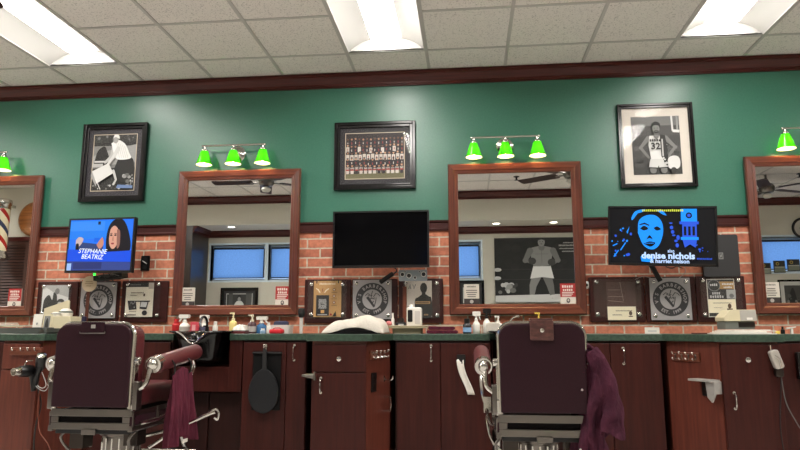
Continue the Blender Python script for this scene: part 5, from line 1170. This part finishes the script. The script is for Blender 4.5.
# towel hung on the left chair's right arm
def hang(name, label, cat, loc, fn, nu, nv, m, extra=None, th=.006):
    t = thing(name, label, cat, loc); MB().grid(fn, nu, nv, m).build('cloth', t, solid=th, sub=1)
    if extra: extra(t)
    return t
ax = c1.location.x+.296
def towel_fn(u, v):
    spread = .27+.11*v; yy = (u-.5)*spread-.03*v
    amp = .008+.034*min(1, v*1.6)
    x = .056+amp*(math.sin(u*19+1+.8*v)+.5*math.sin(u*37-2*v))*.7+.02*v
    z = -.065-.40*v-.02*math.sin(u*8)*v-.02*math.cos(u*PI*2)*(1-v)
    return (x, yy, z)
def tag_extra(t):
    MB().box(.098, .102, -.045, .02, -.475, -.455, WB).build('care_label', t)
    for y in (-.12, .10): MB().tube([(.045, y, -.0), (.066, y, -.03), (.066, y, -.075), (.05, y, -.09)], .005, BLACK, 6).build('clip', t)
hang('hanging_towel', 'maroon towel clipped in folds below the right arm of the left chair', 'towel', (ax, CY-.005, .787), towel_fn, 48, 26, CLOTH, tag_extra)

# plum smock over the right chair's right arm
YS = -1.55
PS = lambda px, py: at(px, py, YS)
t = thing('barber_smock', 'plum barber smock hanging over the right arm and back of the right chair', 'smock', (PS(597, 340).x, YS, 0)); bx = PS(602, 340).x
OUT = [(343, 585, 591), (348, 583.5, 598), (358, 582.5, 607), (375, 582, 613), (395, 581, 618), (412, 580.5, 614), (430, 580, 609), (450, 579, 611), (480, 578, 613)]
OUT = [(Z(y, YS, 600), PS(a, y).x-bx, PS(b, y).x-bx) for y, a, b in OUT]
def outl(z):
    for (z0, a0, b0), (z1, a1, b1) in zip(OUT, OUT[1:]):
        if z >= z1: k = (z0-z)/(z0-z1); return a0+(a1-a0)*k, b0+(b1-b0)*k
    return OUT[-1][1:]
def smock_fn(u, v):
    a = u*2*PI; z = OUT[0][0]+(OUT[-1][0]-OUT[0][0])*v; l_, r_ = outl(z)
    d = .03+.075*min(1, v*3)**.5
    f = 1+min(1, v*5)*(.13*math.sin(a*5+v*9)+.08*math.sin(a*9-v*13)+.05*math.sin(v*26+a*2))
    return ((l_+r_)/2+(r_-l_)/2*f*math.cos(a), d*f*math.sin(a), z+.008*math.sin(a*3))
MB().grid(smock_fn, 72, 60, CLOTHP).build('body', t, sub=1, solid=.004)
def sleeve_fn(u, v):
    a = u*2*PI; p = [PS(592, 350), PS(603, 368), PS(611, 392), PS(613, 414), PS(612, 432)]
    k = min(v*4, 3.999); i = int(k); c = p[i].lerp(p[i+1], k-i)
    r = .034+.022*v**.7; f = 1+.10*math.sin(a*3+v*10)+.10*math.sin(v*21+a)*(1 if v > .1 else 0)
    return (c.x-bx+r*f*math.cos(a), -.075-.035*v+r*.7*f*math.sin(a), c.z+.02*math.cos(a)*(1-v)+.02*math.sin(a*2)*v)
MB().grid(sleeve_fn, 36, 34, CLOTHP).build('sleeve', t, sub=1, solid=.004)
q = lambda px, py, dy: (PS(px, py).x-bx, dy, PS(px, py).z)
MB().tube(spline([q(585, 372, -.09), q(585, 356, -.07), q(590, 347, -.05), q(596, 350, -.06), q(601, 362, -.10)], 6), .012, CLOTHP, 10).build('collar', t)
for py in (388, 446):
    MB().lathe([(.006, 0), (.006, .003), (.003, .004)], mat((200, 190, 190), .3), q(583.5 if py < 400 else 582, py, -.106), (0, -1, 0), 12).build('button', t)

# ================================================================== FAR SIDE OF THE ROOM (seen in the mirrors)
def far_thing(name, label, cat, loc, group=None):
    return thing(name, label, cat, loc, PI, group)      # turned to face the mirrors
def far_frame(label, x0, x1, z0, z1, y, art_fn, fw_=.05, mat_c=(214, 208, 198), mw=.07):
    w, h = x1-x0, z1-z0
    t = framed('framed_picture', label, 0, 0, w, h, fw_, mat(mat_c, .6), mw, 0, art_fn, group='framed pictures on the far wall', glass=False)
    t.location = ((x0+x1)/2, y, z0); t.rotation_euler = (0, 0, PI); return t
def art_portrait(a, w, h):
    a.rect(-w, w, 0, h, G(190)); a.rect(-w*.95, w*.95, h*.04, h*.955, G(54)); a.rect(-w*.95, -.5*w, .2*h, h, G(80)); a.rect(.5*w, .8*w, .3*h, h, G(76))
    a.curve([(-.4*w, 0), (-.36*w, .4*h), (-.15*w, .6*h), (.15*w, .6*h), (.36*w, .4*h), (.4*w, 0)], G(206)); a.ell(0, .72*h, .12*w, .13*h, G(150)); a.curve([(-.13*w, .74*h), (-.1*w, .9*h), (.1*w, .9*h), (.13*w, .74*h), (0, .82*h)], G(30))
far_frame('black framed portrait of a seated person in white under the alcove windows', -4.09, -3.45, 1.14, 1.645, FY, art_portrait, .055, (30, 28, 30), .04)
def art_cert(a, w, h):
    a.rect(-w, w, 0, h, G(60)); a.rect(-w*.9, .5*w, .08*h, .94*h, mat((206, 200, 190), .6)); art_lines(a, -.75*w, .35*w, .8*h, 7, .07*h, G(120)); a.ell(-.2*w, .2*h, .1*w, .05*h, G(90)); a.rect(.6*w, .9*w, .3*h, .9*h, G(200))
far_frame('black framed certificate below the blue blind beside the boxing picture', -.16, .262, 1.18, 1.735, FY, art_cert, .04, (44, 42, 42), .03)
def art_dark(a, w, h):
    a.rect(-w, w, 0, h, G(70)); a.curve([(-.5*w, 0), (-.3*w, .6*h), (0, .9*h), (.4*w, .6*h), (.6*w, 0)], G(34)); blobs(a, -w, w, 0, h*.8, 12, .01, .03, [G(40), G(120), G(90)])
far_frame('black framed dark photo with a white mat, under the three dark placards', 4.87, 5.30, 1.2, 1.735, -5.8, art_dark, .03, (206, 204, 198), .06)
# large boxing-ring picture (generic scene) on the alcove wall
def boxing(t, w, h):
    a = Art(.0008); k = G(22)
    a.rect(-w, w, 0, h, k); blobs(a, -w, w, .35*h, .98*h, 26, .03, .07, [G(26), G(30), G(28)])
    for z in (.34, .5): a.line(-w, z*h, w, (z+.01)*h, .010, G(48))
    blobs(a, .45*w, w, .12*h, .32*h, 14, .025, .05, [G(190), G(150), G(60), G(110)]); a.ell(.94*w, .5*h, .06, .03, G(190)); a.ell(.95*w, .37*h, .06, .03, G(190))
    a.shape([(-w, 0), (w, 0), (w, .10*h), (-w, .13*h)], G(208))
    S, S2 = G(136), G(112)
    cx = -.04*w
    a.limb([(cx-.07, .42*h, .075), (cx-.12, .25*h, .055), (cx-.15, .09*h, .035)], S2); a.limb([(cx+.08, .42*h, .075), (cx+.15, .25*h, .055), (cx+.17, .09*h, .035)], S)
    for s in (-1, 1): a.ell(cx+s*.17, .085*h, .07, .028, G(210))
    a.shape([(cx-.13, .57*h), (cx+.13, .57*h), (cx+.19, .36*h), (cx+.02, .38*h), (cx-.02, .38*h), (cx-.18, .36*h)], G(222)); a.rect(cx-.13, cx+.13, .55*h, .585*h, G(40))
    a.curve([(cx-.13, .56*h), (cx-.17, .74*h), (cx-.19, .82*h), (cx-.06, .86*h), (cx+.06, .86*h), (cx+.19, .82*h), (cx+.17, .74*h), (cx+.13, .56*h)], S)
    a.line(cx, .6*h, cx, .8*h, .008, S2); a.line(cx-.1, .74*h, cx+.1, .74*h, .008, S2)
    a.limb([(cx-.18, .79*h, .05), (cx-.25, .64*h, .042), (cx-.17, .60*h, .035)], S2); a.limb([(cx+.18, .79*h, .05), (cx+.26, .64*h, .042), (cx+.17, .62*h, .035)], S2)
    a.ell(cx-.15, .61*h, .06, .055, G(60)); a.ell(cx+.15, .63*h, .06, .055, G(60))
    a.limb([(cx, .88*h, .04), (cx, .84*h, .05)], S2); a.ell(cx, .925*h, .055, .07, S); a.curve([(cx-.058, .95*h), (cx-.05, .985*h), (cx, 1.0*h-.01), (cx+.05, .985*h), (cx+.058, .95*h), (cx, .965*h)], G(18)); a.ell(cx, .895*h, .02, .005, G(40), 8); a.ell(cx-.02, .93*h, .008, .006, G(30), 8); a.ell(cx+.02, .93*h, .008, .006, G(30), 8)
    for q in range(4): word_blocks(a, -.62*w, (.9-.045*q)*h, [.16, .3, .28, .2][q], .028 if q == 1 else .02, G(170))
    a.build('print', t, (0, -.032, 0))
t = far_thing('wall_print', 'large black-and-white boxing ring print beside the alcove window, reflected in the right mirror', 'picture', ((.437+1.86)/2, FY, 1.385)); w, h = (1.86-.437)/2, 1.025
MB().box(-w, w, -.03, -.001, 0, h, BLACKM).build('panel', t); boxing(t, w, h)
for k, (a, b) in enumerate(((.41, .80), (.87, 1.33), (1.40, 1.86))):
    t = far_frame(['black frame under the left end of the boxing print', 'black frame under the middle of the boxing print', 'black frame under the right end of the boxing print'][k], a, b, .95, 1.36, FY, art_dark, .04, (190, 186, 178), .04)
# dark placards on the sill of the right window
for k, (a, b, z0, z1) in enumerate(((4.62, 4.78, 1.83, 2.0), (4.825, 4.995, 1.845, 2.035), (5.03, 5.215, 1.87, 2.055))):
    t = far_thing('placard', ['dark placard with a gold emblem, leftmost of three under the blue blind at far right', 'dark placard with a gold emblem, middle of three under the blue blind at far right', 'dark placard with a gold emblem, rightmost of three under the blue blind at far right'][k], 'placard', ((a+b)/2, -5.79, z0-.0), 'placards at the right window')
    w, h = (b-a)/2, z1-z0
    MB().box(-w, w, -.03, -.012, 0, h, mat((40, 40, 40), .5)).build('board', t, bevel=.003)
    ar = Art(); ar.rect(-w*.9, w*.9, h*.05, h*.42, mat((120, 126, 110), .5)); ar.rect(-w*.9, w*.9, h*.42, h*.5, mat((170, 170, 160), .5)); ar.ell(w*.35, h*.74, .026, .026, mat((170, 146, 70), .4)); ar.ell(w*.35, h*.74, .015, .015, mat((60, 54, 40), .4)); ar.build('print', t, (0, -.0305, 0))
    MB().box(-w*.5, w*.5, -.012, .0, h*.3, h*.5, BLACKM).build('bracket', t)
# ring clock
c = mir(800, 229, 5.8); t = far_thing('wall_clock', 'dark ringed round clock on the far wall at the right edge of the rightmost mirror', 'clock', (c.x, -5.798, c.z))
MB().lathe([(.16, 0), (.17, .02), (.15, .035), (.13, .03)], BLACK, (0, 0, 0), (0, -1, 0), 36).build('rim', t); MB().lathe([(.132, .02), (.132, .0305)], mat((190, 186, 176), .5), (0, 0, 0), (0, -1, 0), 36).build('face', t); MB().box(-.005, .005, -.034, -.0315, 0, .09, BLACK).box(0, .06, -.034, -.0315, -.004, .004, BLACK).build('hands', t)

# barber pole, round plaque and louvred shutter on the partition at the left
PY = -3.8; L = 3.54
top = mir(3, 200, L); bot = mir(3, 262, L); xr = mir(12, 225, L).x; xc = mir(3.2, 225, L).x; R = abs(xr-xc)
t = far_thing('barber_pole', 'striped barber pole with chrome caps, reflected at the left edge of the leftmost mirror', 'barber pole', (xc, PY+.26, bot.z)); h = top.z-bot.z
m = bpy.data.materials.new('stripes'); m.use_nodes = True; n, l, b = nodes(m)
tc = n.new('ShaderNodeTexCoord'); sp = n.new('ShaderNodeSeparateXYZ'); l.new(tc.outputs['Object'], sp.inputs[0])
at2 = n.new('ShaderNodeMath'); at2.operation = 'ARCTAN2'; l.new(sp.outputs[1], at2.inputs[0]); l.new(sp.outputs[0], at2.inputs[1])
m1 = n.new('ShaderNodeMath'); m1.operation = 'MULTIPLY_ADD'; m1.inputs[1].default_value = .5/PI*2; l.new(at2.outputs[0], m1.inputs[0])
m2 = n.new('ShaderNodeMath'); m2.operation = 'MULTIPLY'; m2.inputs[1].default_value = -2.5; l.new(sp.outputs[2], m2.inputs[0]); l.new(m2.outputs[0], m1.inputs[2])
fr = n.new('ShaderNodeMath'); fr.operation = 'FRACT'; l.new(m1.outputs[0], fr.inputs[0])
r = n.new('ShaderNodeValToRGB'); r.color_ramp.interpolation = 'CONSTANT'; els = r.color_ramp.elements
els[0].color = lin((216, 204, 172)); els[1].position = .3; els[1].color = lin((160, 40, 34))
for ps, cc in ((.5, (216, 204, 172)), (.8, (52, 60, 84))): q = els.new(ps); q.color = lin(cc)
l.new(fr.outputs[0], r.inputs[0]); l.new(r.outputs[0], b.inputs['Base Color']); b.inputs['Roughness'].default_value = .15
MB().lathe([(R*.86, h*.16), (R*.86, h*.84)], m, n=32).build('striped_tube', t)
MB().lathe([(R*.4, h), (R*.95, h*.985), (R, h*.95), (R, h*.9), (R*.9, h*.88), (R*.9, h*.835)], CHROME, n=32).build('top_cap', t); MB().lathe([(R*.9, h*.165), (R*.9, h*.13), (R, h*.11), (R, h*.05), (R*.8, h*.02), (R*.35, 0)], CHROME, n=32).build('bottom_cap', t)
MB().box(-.03, .03, .0, .257, h*.9, h*.94, CHROME).box(-.03, .03, .0, .257, h*.06, h*.1, CHROME).build('wall_bracket', t)
pc = mir(38.5, 220, 3.79); rz_ = (mir(28, 203, 3.79).z-mir(28, 237, 3.79).z)/2
t = far_thing('round_wooden_plaque', 'round brown wooden plaque half hidden by the leftmost mirror frame', 'plaque', (pc.x, PY, pc.z)); MB().lathe([(rz_, .001), (rz_, .03), (rz_*.9, .045), (rz_*.8, .04)], wood('plaque_wood', (120, 70, 30), (166, 104, 52), 'x', .35, 30), (0, 0, 0), (0, -1, 0), 40).build('disc', t)
s0 = mir(0, 240, 3.78); s1 = mir(34, 312, 3.78); x0, x1 = mir(-30, 260, 3.78).x, mir(32, 260, 3.78).x
z0, z1 = s1.z-.15, mir(15, 242, 3.78).z
t = far_thing('louvred_shutter', 'dark wooden louvred shutter below the barber pole in the leftmost mirror', 'shutter', ((x0+x1)/2, PY, z0)); w, h = (x1-x0)/2, z1-z0; SH = mat((66, 38, 30), .5)
MB().box(-w, w, -.03, -.001, 0, .06, SH).box(-w, w, -.03, -.001, h-.06, h, SH).box(-w, -w+.06, -.03, -.001, .06, h-.06, SH).box(w-.06, w, -.03, -.001, .06, h-.06, SH).box(-w+.06, w-.06, -.006, -.001, .06, h-.06, mat((30, 18, 15), .6)).build('frame', t)
mb = MB(); k = 0; zz = .075
while zz < h-.09:
    mb.prism([(-.008, zz+.026), (-.024, zz), (-.028, zz+.003), (-.012, zz+.03)], -w+.06, w-.06, SH, 'x'); zz += .042
mb.build('slats', t)
MB().box(-w-.05, w+.05, -.05, -.001, h, h+.06, CROWN).build('head_rail', t)

# ceiling fans
BLADE = wood('fan_blade', (40, 24, 20), (56, 34, 27), 'x', .5, 30, 3, 0, .2)
def make_fan(label, loc, rz):
    t = thing('ceiling_fan', label, 'ceiling fan', loc, rz, 'ceiling fans')
    dz = ZC-loc[2]
    MB().cyl((0, 0, .08), (0, 0, dz-.04), .014, STEEL).lathe([(.03, dz-.06), (.065, dz-.02), (.065, dz-.0)], STEEL).build('downrod', t)
    MB().lathe([(.03, -.06), (.075, -.05), (.095, -.02), (.1, .03), (.07, .07), (.03, .09)], STEEL, n=28).build('motor', t)
    for k in range(5):
        a = 2*PI*k/5; M = Matrix.Rotation(a, 4, 'Z') @ Matrix.Rotation(-.12, 4, 'X')
        b_ = MB(); b_.M = M; b_.rbox(.17, .68, -.075, .075, -.004, .004, BLADE, .03, 'z'); b_.build('blade', t)
        c = MB(); c.M = M; c.box(.08, .2, -.016, .016, -.012, -.004, STEEL); c.build('blade_iron', t)
    MB().lathe([(.02, -.06), (.05, -.075), (.06, -.1), (.04, -.125), (.01, -.13)], mat((200, 196, 184), .4)).build('light_bowl', t)
    return t
f1 = make_fan('ceiling fan reflected at the top of the sink mirror', (-2.44, -2.55, 2.75), PI)
dup(f1, (1.22, -2.5, 2.75), 'ceiling fan whose blade is reflected in the mirror behind the right chair', rz=PI+.62)
dup(f1, (4.08, -4.1, 2.85), 'ceiling fan reflected in the rightmost mirror', rz=PI+.2)
# smoke detectors, downlights
for k, (px, py, L_) in enumerate(((516, 178, 0), (797, 175, 0))):
    d = fw+rt*((px-400)/F)-up*((py-225)/F); tt = (ZC-H)/d.z; xx, yy = tt*d.x, D-tt*d.y
    t = thing('sprinkler_head', ['dark sprinkler head on the ceiling reflected in the mirror behind the right chair', 'dark sprinkler head on the ceiling reflected in the rightmost mirror'][k], 'sprinkler', (xx, yy, ZC+.006)); MB().lathe([(.04, 0), (.04, -.008), (.015, -.012), (.012, -.045), (.03, -.05), (.03, -.054)], BLACKM, n=18).build('head', t)
DL = emit((255, 244, 224), 9)
for k, (xx, yy) in enumerate(((-3.79, -5.0), (-1.6, -5.03), (.46, -5.1), (1.34, -5.07))):
    t = thing('downlight', ['recessed downlight nearest the dark panelled wall', 'recessed downlight hidden between the two middle mirrors', 'left recessed downlight of the pair seen in the mirror behind the right chair', 'right recessed downlight of the pair seen in the mirror behind the right chair'][k], 'ceiling light', (xx, yy, 2.6), 0, 'downlights in the alcove soffit')
    MB().lathe([(.075, 0), (.075, -.006), (.055, -.004)], WHITE, n=28, cap=False).build('trim_ring', t); MB().lathe([(.055, -.004), (.03, -.0025)], DL, n=28).build('lens', t)
# counter shelf etc. not visible; daylight behind the blinds
w_ = bpy.data.worlds.new('sky'); SC.world = w_; w_.use_nodes = True
bg = w_.node_tree.nodes['Background']; bg.inputs[0].default_value = lin((190, 215, 250)); bg.inputs[1].default_value = 1.75
vs_ = SC.view_settings; vs_.view_transform = 'Standard'; vs_.look = 'None'; vs_.gamma = 1; vs_.exposure = 0.0; vs_.use_curve_mapping = False
SC.cycles.max_bounces = 8; SC.cycles.glossy_bounces = 5; SC.cycles.transparent_max_bounces = 12
